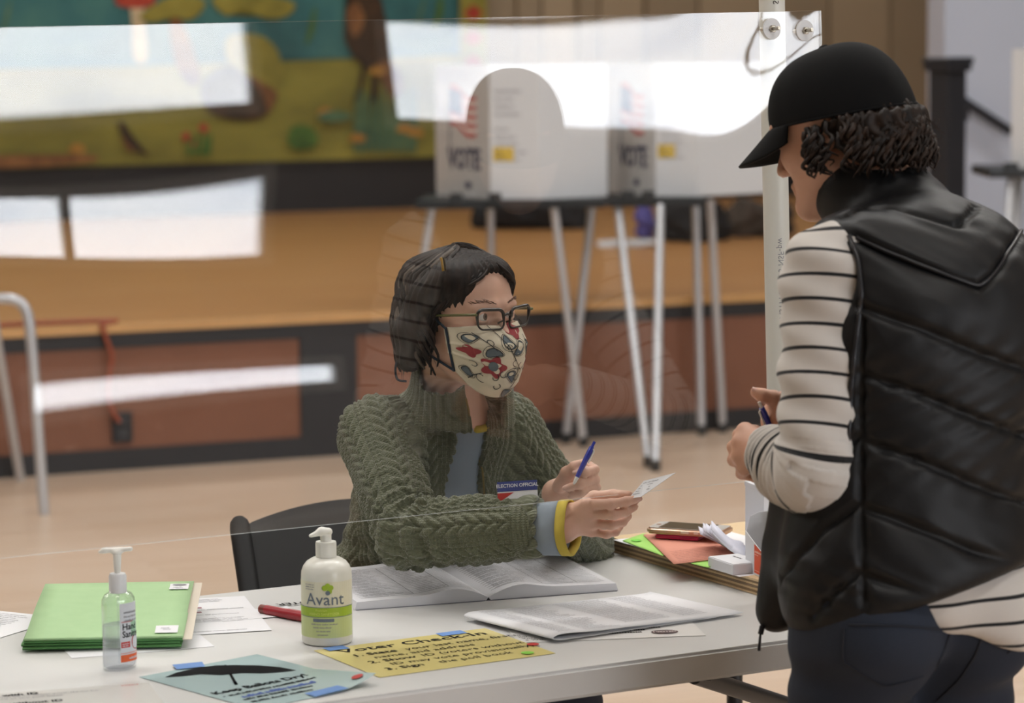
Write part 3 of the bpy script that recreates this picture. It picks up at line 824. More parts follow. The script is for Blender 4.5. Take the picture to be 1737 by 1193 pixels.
# pale blue umbrella sheet
bo = atz(236, 1150, TZ); ba = math.radians(42.5)
bex = Vector((math.cos(ba), math.sin(ba), 0)); bey = Vector((-math.sin(ba), math.cos(ba), 0))
bs = Sheet('blue_sign', bo - bey * .275 + Vector((0, 0, .0012)), ba, .212, .275, lam('pale_blue_laminated_paper', 'b2cacc'), n=(16, 20),
           bend=lambda x, y: .016 * max(0, (x - .62) / .38) ** 2 * max(0, (.5 - y) / .5), label='pale blue sheet with a black umbrella picture on the table edge', cat='sign')
pr = Print2D()
um = [(280, 1151), (300, 1143), (330, 1136), (366, 1131), (400, 1130.5), (440, 1131), (475, 1134), (503, 1139.5), (470, 1143), (444, 1144.5), (410, 1144), (376, 1147.5), (340, 1146), (310, 1149.5)]
pr.poly([xy2(atz(x, y, TZ), bs) for x, y in um])
P2 = lambda x, y: xy2(atz(x, y, TZ), bs)
pr.poly([P2(388, 1145), (P2(393, 1145)), P2(403, 1163), P2(398, 1164)]); pr.poly([P2(395, 1160), P2(401, 1158.5), P2(404, 1163), P2(399, 1164.5)])
pr.poly([P2(381, 1130), P2(384, 1130), P2(383, 1133), P2(380, 1133)])
bs.put(pr, 'umbrella_picture', M_inkk)
k0 = P2(366, 1181); kx, ky = k0
pr = Print2D(); pr.text('Keep Ballots Dry!', kx, ky, .0225, bold=.0007, sx=1.02); bs.put(pr, 'heading', M_inkk)
pr = Print2D(); pr.scribble(kx + .01, ky - .021, .15, .009, .5, 3); pr.scribble(kx + .01, ky - .055, .15, .009, .5, 4); pr.scribble(kx + .01, ky - .073, .14, .009, .5, 5)
bs.put(pr, 'lettering', M_inkk)
pr = Print2D(); pr.disc(kx + .002, ky - .017, .002); bs.put(pr, 'bullet', M_inkk)
pr = Print2D(); pr.scribble(kx + .018, ky - .042, .13, .0135, .25, 9); bs.put(pr, 'handwriting', M_blueink, .0007)
pr = Print2D(); q = [P2(292, 1131), P2(343, 1126), P2(348, 1134), P2(300, 1139)]; pr.poly(q); bs.put(pr, 'tape', M_tape, .0016)
pr = Print2D(); pr.rect(.1, -.004, .16, .022); bs.put(pr, 'tape', M_tape, .0016)
pr = Print2D(); pr.disc(.196, .022, .0085); bs.put(pr, 'red_dot', bpy.data.materials['red_dot_sticker'], .0016)

# white laminated sheet at the front corner
wa = math.radians(16.5)
ws = Sheet('white_sign', atz(252, 1158, TZ + .001) - Vector((math.cos(wa), math.sin(wa), 0)) * .279 - Vector((-math.sin(wa), math.cos(wa), 0)) * .216, wa, .279, .216, lam('clear_laminated_white_paper', 'efece8', .25),
           label='white laminated sheet about showing ID at the front corner of the table', cat='sign')
def rtext(sh, s, px, py, size, bold, m, nm):
    pr = Print2D(); x, y = xy2(atz(px, py, TZ), sh); pr.text(s, x, y, size, 'RIGHT', bold); sh.put(pr, nm, m)
rtext(ws, 'Voters with ID', 66, 1179, .0165, .0006, M_inkk, 'heading')
rtext(ws, 'Voters without ID', 108, 1191, .0165, .0006, M_inkk, 'heading')
pr = Print2D(); x, y = xy2(atz(2, 1186, TZ), ws); pr.text('be prepared to show your ID to be', x - .03, y, .0115); pr.text('checked at the poll book', x - .03, y - .013, .0115); ws.put(pr, 'lettering', M_lightink)
pr = Print2D(); x, y = xy2(atz(205, 1166, TZ), ws); pr.text('voted', x, y, .011); ws.put(pr, 'red_lettering', M_redink)

# curled voter list on a white laminated sheet
la = math.radians(8)
l_ex = Vector((math.cos(la), math.sin(la), 0)); l_ey = Vector((-math.sin(la), math.cos(la), 0))
ls = Sheet('sticker_sign', atz(1197, 1078, TZ + .001) - l_ex * .289, la, .289, .2, lam('clear_laminated_white_paper_under_list', 'f0efed', .45), label='white laminated sheet with an oval sticker under the curled list', cat='sign')
pr = Print2D(); pr.disc(.232, .033, .021, .0145); ov = ls.put(pr, 'oval_sticker', mat('dark_sticker_print', '50373a', .5, .2, 60), .0008)
pr = Print2D(); pr.text('I VOTED', .232, .029, .0095, 'CENTER', .0004); ls.put(pr, 'sticker_lettering', mat('pale_sticker_print', 'e4d8d4', .5, 0), .0014)
pr = Print2D(); pr.text('So', .0, .046, .012); pr.text('vol', .006, .034, .012); pr.text('Vote', .01, .022, .012); pr.text('a Wo', .014, .010, .012); ls.put(pr, 'lettering', M_inkk)
pr = Print2D(); pr.scribble(.135, .052, .07, .008, .5, 2); pr.scribble(.1, .036, .1, .008, .5, 6); pr.scribble(.15, .066, .09, .008, .5, 7); ls.put(pr, 'lettering', M_inkk)
ca = math.radians(33); c_ex = Vector((math.cos(ca), math.sin(ca), 0)); c_ey = Vector((-math.sin(ca), math.cos(ca), 0))
lo_ = atz(945, 1090, TZ + .002)
prof = [(.30, .0006), (.15, .0008), (.03, .001), (.004, .0018), (-.006, .0045), (-.005, .0085), (.006, .011), (.03, .0105), (.07, .008), (.12, .007), (.19, .005), (.27, .003), (.335, .0016), (.352, .003)]
P_ = bez([(x, z, 0) for x, z in prof], 4)
def skew(y): return .022 * y / .218                      # the fold is not quite square
V, F = [], []; ny = 8
for j in range(ny + 1):
    for p in P_: V.append(lo_ + c_ex * (p.x - skew(.218 * j / ny)) + c_ey * (.218 * j / ny) + Vector((0, 0, p.y + .001)))
n_ = len(P_)
for j in range(ny):
    for i in range(n_ - 1): F.append((j * n_ + i, j * n_ + i + 1, (j + 1) * n_ + i + 1, (j + 1) * n_ + i))
vl = mesh_obj('voter_list', V, F, M_paper, None, True); md = vl.modifiers.new('thickness', 'SOLIDIFY'); md.thickness = .0006
tag(vl, 'white printed list with a curled left end lying in front of the open book', 'papers')
bv = bvh_of(vl); pr = Print2D()
for r in range(34):
    for c_ in (0, 1):
        x0 = .012 + c_ * .05; yy = .205 - r * .006
        if yy < .01: continue
        pr.scribble(x0 - skew(yy) + .0, yy, .036 if c_ == 0 else rng.uniform(.04, .07), .0022, seed=r * 3 + c_)
    yy = .205 - r * .006
    if .03 < yy: pr.scribble(.15 - skew(yy), yy, .09, .0022, seed=r + 500); pr.scribble(.26 - skew(yy), yy, .05, .0022, seed=r + 700)
decal('lettering', pr, M_lightink, vl, bv, lo_ + Vector((0, 0, .03)), c_ex, c_ey, .0006, .02, .05)

# ------------------------------------------------------------------ open poll book
ka = math.radians(18.3); k_ex = Vector((math.cos(ka), math.sin(ka), 0)); k_ey = Vector((-math.sin(ka), math.cos(ka), 0)); ko = atz(606, 1036, TZ)
bk = thing('poll_book', 'thick open poll book with ruled pages in front of the seated woman', 'book')
BW, BD, BT = .220, .285, .017
def page_z(x):                          # x from the spine outwards, 0..1
    return BT * (.25 + .75 * (1 - math.exp(-x * 9))) + .008 * math.exp(-((x - .25) / .17) ** 2) - .004 * x
def half(sgn, m):
    V, F = [], []; nx, ny = 22, 6
    for j in range(ny + 1):
        for i in range(nx + 1):
            x = i / nx; V.append(ko + k_ex * (BW + sgn * BW * x) + k_ey * (BD * j / ny) + Vector((0, 0, page_z(x) + .0005)))
    k = len(V)
    for j in range(ny + 1):
        for i in range(nx + 1):
            x = i / nx; V.append(ko + k_ex * (BW + sgn * (BW * x + .004)) + k_ey * (BD * j / ny) + Vector((0, 0, .0008)))
    g = lambda i, j: j * (nx + 1) + i
    for j in range(ny):
        for i in range(nx): q = (g(i, j), g(i + 1, j), g(i + 1, j + 1), g(i, j + 1)); F += [q, tuple(z + k for z in q[::-1])]
    rim = [g(i, 0) for i in range(nx)] + [g(nx, j) for j in range(ny)] + [g(i, ny) for i in range(nx, 0, -1)] + [g(0, j) for j in range(ny, 0, -1)]
    for a, b in zip(rim, rim[1:] + rim[:1]): F.append((b, a, a + k, b + k))
    o = mesh_obj('pages', V, F, m, bk); bm = bmesh.new(); bm.from_mesh(o.data); bmesh.ops.recalc_face_normals(bm, faces=bm.faces); bm.to_mesh(o.data); bm.free()
    return smooth_by_angle(o, 45)
t = NT('book_pages'); sp = t.add('ShaderNodeTexCoord'); sx = t.add('ShaderNodeSeparateXYZ'); t.link(sp.outputs['Object'], sx.inputs[0])
wv = t.math('SINE', t.math('MULTIPLY', sx.outputs[2], 5200)); t.link(t.mix(t.math('MULTIPLY', wv, .12), lin('e6e7ec'), lin('b8bac4')), t.b.inputs['Base Color']); t.val(t.b, Roughness=.75); M_pages = t.m
M_rule = mat('dark_ruling', '4c4d54', .7, 0)
for sg_ in (-1, 1):
    hp = half(sg_, M_pages); pr = Print2D(); p2_ = Print2D()
    for r in range(21):
        y = .022 + r * .0115; pr.rect(.012, y, BW - .012, y + .0011)
        p2_.scribble(.02, y + .003, rng.uniform(.05, .07), .0032, seed=r + 40); p2_.scribble(.115, y + .003, rng.uniform(.02, .05), .003, seed=r + 80)
        if r % 2: p2_.scribble(.02, y + .0075, .04, .0025, seed=r + 120)
    for c_ in (.1, .16): pr.rect(c_, .022, c_ + .0008, .022 + 20 * .0115)
    def fnp(x, y, sg_=sg_):
        q = (BW - x) / BW if sg_ < 0 else x / BW
        return ko + k_ex * (x if sg_ < 0 else BW + x) + k_ey * y + Vector((0, 0, page_z(q) + .0011))
    def fine(pr):                       # cut long rules so that they follow the arch of the page
        V0, F0 = pr.V, pr.F; pr.V, pr.F = [], []
        for f in F0:
            xs_ = [V0[i][0] for i in f]; ys_ = [V0[i][1] for i in f]
            if max(xs_) - min(xs_) > .03:
                for q in range(20):
                    a_ = min(xs_) + (max(xs_) - min(xs_)) * q / 20; b_ = min(xs_) + (max(xs_) - min(xs_)) * (q + 1) / 20; pr.rect(a_, min(ys_), b_, max(ys_))
            else: pr.poly([V0[i] for i in f])
        return pr
    fine(pr).build('ruling', M_rule, hp, fnp); p2_.build('lettering', M_lightink, hp, fnp)
box('cover', (BW, BD / 2, .0006), (BW * 2 + .004, BD + .003, .0012), mat('grey_book_cover', '8d8f98', .6, .05), bk, 0, Matrix(((k_ex.x, k_ey.x, 0, ko.x), (k_ex.y, k_ey.y, 0, ko.y), (0, 0, 1, TZ), (0, 0, 0, 1))))
rebase(bk)
# ------------------------------------------------------------------ papers and green folders
def plain(name, px, ang_deg, w, h, label, z=TZ + .0008, corner='fl', cat='paper', m=M_paper):
    a = math.radians(ang_deg); ex = Vector((math.cos(a), math.sin(a), 0)); ey = Vector((-math.sin(a), math.cos(a), 0)); o = atz(*px, z)
    if corner[1] == 'r': o = o - ex * w
    if corner[0] == 'b': o = o - ey * h
    return Sheet(name, o, a, w, h, m, label=label, cat=cat)
s1 = plain('printed_sheet', (122, 1117), 20, .216, .279, 'white sheet whose front corner sticks out under the green folders', corner='fl')
s2 = plain('printed_sheet', (-60, 1030), -28, .2, .279, 'white sheet sticking out left of the green folders', corner='bl', z=TZ + .0012)
pr = Print2D()
for r in range(9): pr.scribble(.05, .26 - r * .011, .1, .004, seed=r)
s2.put(pr, 'lettering', M_lightink)
s3 = plain('instruction_sheet', (461, 1069), 14, .216, .279, 'white instruction sheet with small pictures between the folders and the big bottle', corner='fr', z=TZ + .0016)
pr = Print2D()
for r in range(3): pr.scribble(.06, .262 - r * .009, .12, .004, seed=r + 3)
s3.put(pr, 'lettering', M_lightink); pr = Print2D()
for r in range(4): pr.scribble(.11, .05 - r * .008 + .06, .085, .0035, seed=r + 9)
s3.put(pr, 'lettering', M_lightink)
for x, y, l_, h_, q in ((.06, .18, .14, .005, 30), (.04, .014, .15, .005, 31), (.05, .14, .14, .004, 34)):
    pr = Print2D(); pr.scribble(x, y, l_, h_, seed=q); s3.put(pr, 'lettering', M_lightink)
M_photo = mat('reddish_photo_print', '96606c', .6, .3, 90)
for (x, y, w_) in ((.06, .195, .075), (.075, .16, .055), (.06, .08, .035)):
    pr = Print2D(); pr.rect(x, y, x + w_, y + .010); s3.put(pr, 'picture', M_photo)
t = NT('green_card'); f = t.noise(40, 4); t.link(t.mix(f, lin('a4c894'), lin('b0d2a0')), t.b.inputs['Base Color']); t.val(t.b, Roughness=.7); M_green = t.m
M_green2 = mat('dark_green_card', '568a50', .7, .06, 40)
fa = math.radians(3.0); f_ex = Vector((math.cos(fa), math.sin(fa), 0)); f_ey = Vector((-math.sin(fa), math.cos(fa), 0)); fo = atz(38, 1107, TZ + .001)
FW, FD = .236, .295
folders = []
for i in range(4):
    dx, dy = (0, -.002, .002, .003)[i], (0, .003, .001, -.001)[i]
    zf0, zf1 = .003 + .0048 * i, .003 + .0048 * i + .0042; zb0, zb1 = .004 + .011 * i, .004 + .011 * i + .0095
    pf = [(FD, zb0), (FD * .6, zb0 * .7 + zf0 * .3 - .001), (.02, zf0), (.004, zf0), (0, (zf0 + zf1) / 2), (.004, zf1), (.02, zf1), (FD * .5, (zf1 * .45 + zb1 * .55) + .0015), (FD, zb1)]
    Pp = bez([(y, z, 0) for y, z in pf], 4); V, F = [], []; nx = 8; n_ = len(Pp)
    for k in range(nx + 1):
        for p in Pp: V.append(fo + f_ex * (dx + FW * k / nx) + f_ey * (dy + p.x) + Vector((0, 0, p.y)))
    for k in range(nx):
        for j in range(n_ - 1): F.append((k * n_ + j, (k + 1) * n_ + j, (k + 1) * n_ + j + 1, k * n_ + j + 1))
    lab = ['green card folder at the bottom of the folder stack', 'green card folder second from the bottom of the stack', 'green card folder second from the top of the stack', 'green card folder on top of the stack, with two white labels'][i]
    o = mesh_obj('green_folder', V, F, M_green if i == 3 else M_green2, None, True); tag(o, lab, 'folder', 'stacked green folders')
    md = o.modifiers.new('thickness', 'SOLIDIFY'); md.thickness = .0007; folders.append((o, zf1, zb1))
o, zf1, zb1 = folders[3]
bvf = bvh_of(o)
for (cx_, cy_, w_, h_, sd_) in ((.218, .255, .03, .034, 1), (.213, .03, .034, .034, 2)):
    pr = Print2D(); pr.rect(cx_ - w_ / 2, cy_ - h_ / 2, cx_ + w_ / 2, cy_ + h_ / 2); lb = decal('label', pr, M_paper, o, bvf, fo + Vector((0, 0, .1)), f_ex, f_ey, .0012, .01, .15)
    pr = Print2D()
    if sd_ == 1: pr.disc(cx_, cy_ + .008, .011, .004)
    for r in range(2): pr.scribble(cx_ - .009 + r * .004, cy_ - .008 - r * .006 + (.01 if sd_ == 2 else 0), .014, .003, seed=r)
    decal('label_print', pr, M_lightink, lb, bvf, fo + Vector((0, 0, .1)), f_ex, f_ey, .0018, .01, .15)
# cream sheet between the folders, standing out on the right
ms = Sheet('manila_sheet', fo + f_ex * .03 + f_ey * .004 + Vector((0, 0, .0045)), fa, .222, .288, mat('cream_card', 'd9cfc0', .7, .03), bend=lambda x, y: .0095 + .030 * y, label='cream card sheet standing out from the green folder stack', cat='paper')

# red marker and voter card
mk = thing('red_marker', 'red marker lying left of the big lotion bottle', 'marker')
M_red = mat('red_plastic', 'a02a34', .35, .05)
m0 = atz(443, 1033, TZ + .0085); m1 = atz(524, 1048, TZ + .0085); md_ = (m1 - m0).normalized()
tube('barrel', [m0 + md_ * .012, m0 + md_ * .075], .0078, M_red, mk, 14); tube('cap', [m0 + md_ * .062, m0 + md_ * .105], .0085, M_red, mk, 14)
tube('end_plug', [m0, m0 + md_ * .013], .0072, mat('brown_red_plastic', '7c3a30', .4, 0), mk, 14); rebase(mk)
vc = plain('voter_card', (512, 1042), 24, .13, .07, 'white card with upside-down lettering behind the red marker', corner='fr', cat='card', z=TZ + .002)
pr = Print2D(); pr.text('VOTER', *xy2(atz(536, 1021, TZ), vc), .022, bold=.0006, rot=PI); vc.put(pr, 'lettering', M_inkk)

# ------------------------------------------------------------------ lotion bottle
av = thing('lotion_bottle', 'white pump bottle with a green striped label on the table', 'bottle', (-.283, 4.206, TZ), 0)
M_lotion = mat('translucent_white_plastic', 'e6e5dc', .32, .02, 6, coat=.15); M_pump = mat('white_pump_plastic', 'ecebe4', .35, .01)
AR = .0385
lathe('body', [(.030, 0), (.0365, .0015), (AR, .005), (AR, .100), (.0378, .110), (.0350, .118), (.0300, .1245), (.0220, .1295), (.0155, .131), (.0145, .134)], M_lotion, av, 56)
lathe('collar', [(.0135, .131), (.0158, .132), (.0158, .152), (.0150, .1545), (.009, .155)], M_pump, av, 36)
lathe('stem', [(.0085, .153), (.0085, .165), (.007, .166)], M_pump, av, 24)
F = Field(); F.cap((.004, 0, .169), (-.006, -.003, .170), .0062, .0060, k=.004); F.cap((-.006, -.003, .170), (-.0215, -.011, .1645), .0056, .0036, k=.006); F.plane((0, 0, .1625), (0, 0, -1), op='s')
V, Q = F.mesh((-.035, -.025, .155), (.02, .015, .185), .0012); np_mesh('pump_head', V, Q, M_pump, av)
AFA = -PI / 2 - .05                     # the label faces the camera
def cyl(r, a0, sx=1, sy=1): return lambda x, y: Vector((r * math.cos(a0 + x / AR) * sx, r * math.sin(a0 + x / AR) * sy, y))
def wrap_rect(pr, x0, x1, y0, y1, n=24):
    for k in range(n): pr.rect(x0 + (x1 - x0) * k / n, y0, x0 + (x1 - x0) * (k + 1) / n, y1)
def lay(items, m, name, r, parent, a0=AFA):
    pr = Print2D(); items(pr); return pr.build(name, m, parent, cyl(r, a0))
lb = lay(lambda p: wrap_rect(p, -.053, .053, .014, .099), mat('cream_label', 'e4e0cb', .4, .01), 'label', AR + .0004, av)
lay(lambda p: wrap_rect(p, -.053, .053, .014, .046), mat('pale_green_label', 'c9d596', .4, .02), 'lower_band', AR + .0006, lb)
lay(lambda p: wrap_rect(p, -.053, .053, .0455, .0605), mat('lime_label', 'a5c23a', .4, .02), 'green_band', AR + .0008, lb)
M_slate = mat('slate_blue_print', '6c7786', .5, 0)
lay(lambda p: (wrap_rect(p, -.053, .053, .0600, .0608), wrap_rect(p, -.053, .053, .0452, .0460), wrap_rect(p, -.017, .015, .0385, .0435, 6)), M_slate, 'label_rules', AR + .001, lb)
lay(lambda p: p.text('Avant', .001, .0645, .0255, 'CENTER', .0001, sx=1.0), M_slate, 'brand_lettering', AR + .001, lb)
lay(lambda p: (p.scribble(-.031, .094, .018, .0018, seed=1), p.scribble(-.031, .0905, .016, .0018, seed=2), p.scribble(-.031, .087, .018, .0018, seed=3), p.scribble(-.02, .034, .04, .0022, seed=5), p.scribble(-.017, .029, .034, .0022, seed=6), p.scribble(-.012, .0235, .024, .002, seed=7), p.scribble(-.011, .018, .02, .002, seed=8)), M_lightink, 'small_print', AR + .001, lb)
lay(lambda p: (p.text('HAND SANITIZER', 0, .0485, .0058, 'CENTER'), p.text('Premium', -.004, .0548, .0048, 'CENTER')), mat('yellow_green_print', 'd8e27a', .5, 0), 'band_lettering', AR + .0011, lb)
lay(lambda p: [p.disc(.006 + .0048 * math.cos(a_), .089 + .0042 * math.sin(a_), .0042) for a_ in (.4, 1.6, 2.8, 5.2)], bpy.data.materials['lime_label'], 'flower_emblem', AR + .001, lb)
lay(lambda p: p.disc(.006, .0828, .0035), M_slate, 'emblem_base', AR + .0011, lb)

# ------------------------------------------------------------------ clear sanitizer bottle
pu = thing('sanitizer_bottle', 'clear pump bottle of hand sanitizer in front of the green folders', 'bottle', (-.574, 4.036, TZ), math.radians(38))
t = NT('clear_plastic'); t.n.remove(t.b)
tr = t.add('ShaderNodeBsdfTransparent'); gl = t.add('ShaderNodeBsdfGlossy'); gl.inputs['Roughness'].default_value = .04; mx = t.add('ShaderNodeMixShader')
tr.inputs[0].default_value = (.94, .95, .96, 1); lw = t.add('ShaderNodeLayerWeight'); lw.inputs[0].default_value = .32
t.link(t.math('ADD', t.math('MULTIPLY', lw.outputs['Facing'], .55), .03), mx.inputs[0]); t.link(tr.outputs[0], mx.inputs[1]); t.link(gl.outputs[0], mx.inputs[2]); t.link(mx.outputs[0], t.out.inputs[0]); M_clear = t.m
t = NT('sanitizer_gel'); t.n.remove(t.b); tr = t.add('ShaderNodeBsdfTransparent'); tr.inputs[0].default_value = (.9, .92, .95, 1); rf = t.add('ShaderNodeBsdfRefraction'); rf.inputs['IOR'].default_value = 1.08; rf.inputs['Roughness'].default_value = .08; df = t.add('ShaderNodeBsdfTranslucent'); df.inputs[0].default_value = (.85, .87, .9, 1)
m1_ = t.add('ShaderNodeMixShader'); m1_.inputs[0].default_value = .35; t.link(tr.outputs[0], m1_.inputs[1]); t.link(rf.outputs[0], m1_.inputs[2]); m2_ = t.add('ShaderNodeMixShader'); m2_.inputs[0].default_value = .22; t.link(m1_.outputs[0], m2_.inputs[1]); t.link(df.outputs[0], m2_.inputs[2]); t.link(m2_.outputs[0], t.out.inputs[0]); M_gel = t.m
SX, SY = 1.0, .66
PRF = [(.022, 0), (.0255, .002), (.0262, .008), (.0262, .095), (.0255, .104), (.021, .111), (.0135, .115), (.012, .117)]
lathe('body', PRF, M_clear, pu, 48, SX, SY)
lathe('gel', [(.021, .003), (.0245, .006), (.0252, .012), (.0252, .066), (.0245, .067)], M_gel, pu, 40, SX, SY)
tube('dip_tube', [(0, 0, .008), (0, 0, .115)], .002, M_clear, pu, 8)
lathe('collar', [(.0122, .113), (.0128, .115), (.0128, .137), (.0110, .141), (.006, .1415)], mat('pale_grey_plastic', 'dfe0e2', .4, .01), pu, 36)
lathe('stem', [(.0042, .14), (.0052, .15), (.0062, .168), (.0062, .17)], M_pump, pu, 20)
F = Field(); F.cap((.020, 0, .1765), (-.018, 0, .1745), .0034, .0038, k=.004); F.cap((-.018, 0, .1745), (-.0245, 0, .1725), .0036, .0026, k=.004); F.ell((0, 0, .172), (.008, .008, .0045), k=.004)
V, Q = F.mesh((-.035, -.015, .16), (.03, .015, .188), .0012); V = V @ np.array(Matrix.Rotation(math.radians(-38), 3, 'Z')).T; np_mesh('pump_head', V, Q, M_pump, pu)
PA = -PI / 2 + .55
def ovl(r): return lambda x, y: Vector((r * math.cos(PA + x / .0262) * SX, r * math.sin(PA + x / .0262) * SY, y))
def pl(fn, m, nm, r, parent): pr = Print2D(); fn(pr); return pr.build(nm, m, parent, ovl(r))
lab = pl(lambda p: wrap_rect(p, -.022, .022, .012, .099), mat('frosted_label', 'd5d8de', .3, .02), 'label', .0266, pu)
pl(lambda p: (p.text('Hand', -.019, .060, .0135, bold=.0002, sx=.95), p.text('Sanitizer', -.019, .049, .0135, bold=.0002, sx=.85)), M_inkk, 'lettering', .0271, lab)
pl(lambda p: [p.scribble(-.016, .084 - k * .006, .034, .003, seed=k) for k in range(3)], M_lightink, 'small_print', .0271, lab)
M_oran = mat('orange_label_print', 'e0622e', .4, .02)
pl(lambda p: (wrap_rect(p, -.022, .022, .013, .0235, 10), wrap_rect(p, -.022, .022, .0255, .0263, 10)), M_oran, 'orange_band', .0270, lab)
pl(lambda p: (wrap_rect(p, -.021, -.006, .034, .0425, 5), p.disc(.008, .041, .011, .012), wrap_rect(p, -.02, .0, .0712, .0722, 4)), mat('red_label_print', 'c8372e', .4, .02), 'red_marks', .0269, lab)
pl(lambda p: (p.disc(.008, .041, .0092, .0102), p.scribble(-.019, .0388, .011, .002, seed=3), p.scribble(-.019, .0358, .011, .002, seed=4), p.scribble(-.008, .0165, .02, .0035, seed=8)), bpy.data.materials['frosted_label'], 'white_marks', .0273, lab)
pl(lambda p: wrap_rect(p, -.004, .012, .05, .0715, 6), mat('pale_leaf_green_print', 'a7cdb0', .5, .1), 'green_mark', .0268, lab)

# ------------------------------------------------------------------ plywood base board with office things
PL0, PP0, PP1, PLW, PT = .912, .055, .778, .30, .026
pb = thing('plywood_board', 'thick layered plywood board lying across the right end of the table', 'board')
tones = ['cdb08a', '8f7658', 'c4a880', '86705a', 'c9ae86', '8a745a', 'd8bf98']
for i, cc in enumerate(tones):
    z0 = TZ + .0005 + PT * i / 7; dx = rng.uniform(-.0012, .0012)
    bm = bmesh.new(); bm_box(bm, (PL0 + PLW / 2 + dx, (PP0 + PP1) / 2, z0 + PT / 14), (PLW, PP1 - PP0 + dx, PT / 7 - (.0003 if i < 6 else 0)), TM)
    bm_obj('ply', bm, mat('ply_%d' % i, cc, .75, .18, 30, stretch=(1, 8, 1)), pb)
rebase(pb)
BZ = TZ + PT + .001
bp_ = plain('white_sheet', (1040, 916), -61, .40, .22, 'white sheet lying flat on the plywood under the green notes', z=BZ, corner='fl')
M_lime = mat('lime_note_paper', 'a8e070', .7, .03)
def quad_sheet(name, pxs, z, m, label, cat, lift=None):
    c_ = [atz(x, y, z) for x, y in pxs]; V, F = [], []; n = 8
    for j in range(n + 1):
        for i in range(n + 1):
            a, b = i / n, j / n; p = (c_[0] * (1 - a) + c_[1] * a) * (1 - b) + (c_[3] * (1 - a) + c_[2] * a) * b; V.append(p + Vector((0, 0, lift(a, b) if lift else 0)))
    for j in range(n):
        for i in range(n): F.append((j * (n + 1) + i, j * (n + 1) + i + 1, (j + 1) * (n + 1) + i + 1, (j + 1) * (n + 1) + i))
    o = mesh_obj(name, V, F, m, None, True); md = o.modifiers.new('thickness', 'SOLIDIFY'); md.thickness = .0006; return tag(o, label, cat)
g1 = quad_sheet('sticky_note', [(1056, 917), (1124, 943), (1160, 930), (1092, 905)], BZ + .002, M_lime, 'lime green note with a darker dot, left of the pink paper', 'note')
pr = Print2D(); c_ = atz(1079, 917, BZ + .003); pr.disc(0, 0, .009, .012); pr.build('green_dot', mat('bright_green_dot', '7edc4a', .6, 0), g1, lambda x, y: c_ + Vector((x, y, .0004)))
g2 = quad_sheet('sticky_note', [(1172, 956), (1201, 963), (1236, 952), (1205, 945)], BZ + .002, M_lime, 'lime green note under the front corner of the pink paper', 'note')
pk = quad_sheet('pink_sheet', [(1143, 957), (1262, 943), (1206, 900), (1091, 907)], BZ + .004, mat('salmon_pink_paper', 'e29a85', .7, .03), 'salmon pink printed paper hanging over the plywood edge under the phone', 'paper')
pr = Print2D()
pe = atz(1262, 943, BZ) - atz(1143, 957, BZ); pn = atz(1091, 907, BZ) - atz(1143, 957, BZ); pw_, ph_ = pe.length, pn.length; po_ = atz(1143, 957, BZ + .005)
for r in range(8): pr.scribble(.015, .012 + r * .013, pw_ - .04, .0035, seed=r)
pr.build('lettering', mat('dark_pink_print', 'a8685c', .7, 0), pk, lambda x, y: po_ + pe.normalized() * x + pn.normalized() * y)

M_gold = mat('rose_gold_case', 'c8a48c', .25, .05, 30, metal=.6); M_glass = mat('dark_phone_glass', '4a4438', .12, .05, coat=.6); M_mag = mat('magenta_case', 'c22a62', .4, .04)
pa_ = atz(1098, 913, BZ + .006); pb2 = atz(1220, 921, BZ + .006); pdir = (pb2 - pa_); pdir.z = 0; plen = .135; pdir.normalize(); pnrm = Vector((-pdir.y, pdir.x, 0))
PM = Matrix(((pdir.x, pnrm.x, 0, pa_.x), (pdir.y, pnrm.y, 0, pa_.y), (0, 0, 1, BZ + .0055), (0, 0, 0, 1)))
wl = thing('magenta_wallet', 'magenta case lying under the phone on the pink paper', 'case')
box('shell', (.053, .036, .004), (.08, .066, .008), M_mag, wl, .0028, PM, 3); box('seam', (.053, .036, .004), (.0805, .0665, .001), mat('dark_magenta', '7a1a40', .5, 0), wl, 0, PM); rebase(wl)
ph = thing('smartphone', 'smartphone in a rose gold case on top of the magenta case', 'phone')
def rrect(w_, h_, r, n=6):
    out = []
    for cx_, cy_, a0 in ((w_ - r, h_ - r, 0), (r, h_ - r, PI / 2), (r, r, PI), (w_ - r, r, 1.5 * PI)):
        for k in range(n + 1): a = a0 + PI / 2 * k / n; out.append((cx_ + r * math.cos(a), cy_ + r * math.sin(a)))
    return out
def extr(name, pts, z0, z1, m, parent, M=None, bev=0):
    bm = bmesh.new(); f = bm.faces.new([bm.verts.new((x, y, z0)) for x, y in pts]); r = bmesh.ops.extrude_face_region(bm, geom=[f])
    for v in r['geom']:
        if isinstance(v, bmesh.types.BMVert): v.co.z = z1
    bmesh.ops.recalc_face_normals(bm, faces=bm.faces)
    if bev: bmesh.ops.bevel(bm, geom=[e for e in bm.edges if abs(e.verts[0].co.z - e.verts[1].co.z) < 1e-6], offset=bev, segments=3, affect='EDGES')
    if M: bmesh.ops.transform(bm, matrix=M, verts=bm.verts)
    return smooth_by_angle(bm_obj(name, bm, m, parent), 40)
PM2 = PM @ Matrix.Translation((-.004, 0, .0085))
extr('case', rrect(.140, .072, .011), 0, .0105, M_gold, ph, PM2, .003); extr('face', [(x + .004, y + .004) for x, y in rrect(.132, .064, .009)], .0104, .0110, mat('white_phone_face', 'd9d8d6', .2, 0, coat=.4), ph, PM2)
extr('screen', [(x + .022, y + .006) for x, y in rrect(.092, .060, .002)], .0108, .0114, M_glass, ph, PM2)
extr('home_button', [(.0125 + .0045 * math.cos(a), .036 + .0045 * math.sin(a)) for a in [k * PI / 8 for k in range(16)]], .0108, .0115, M_gold, ph, PM2)
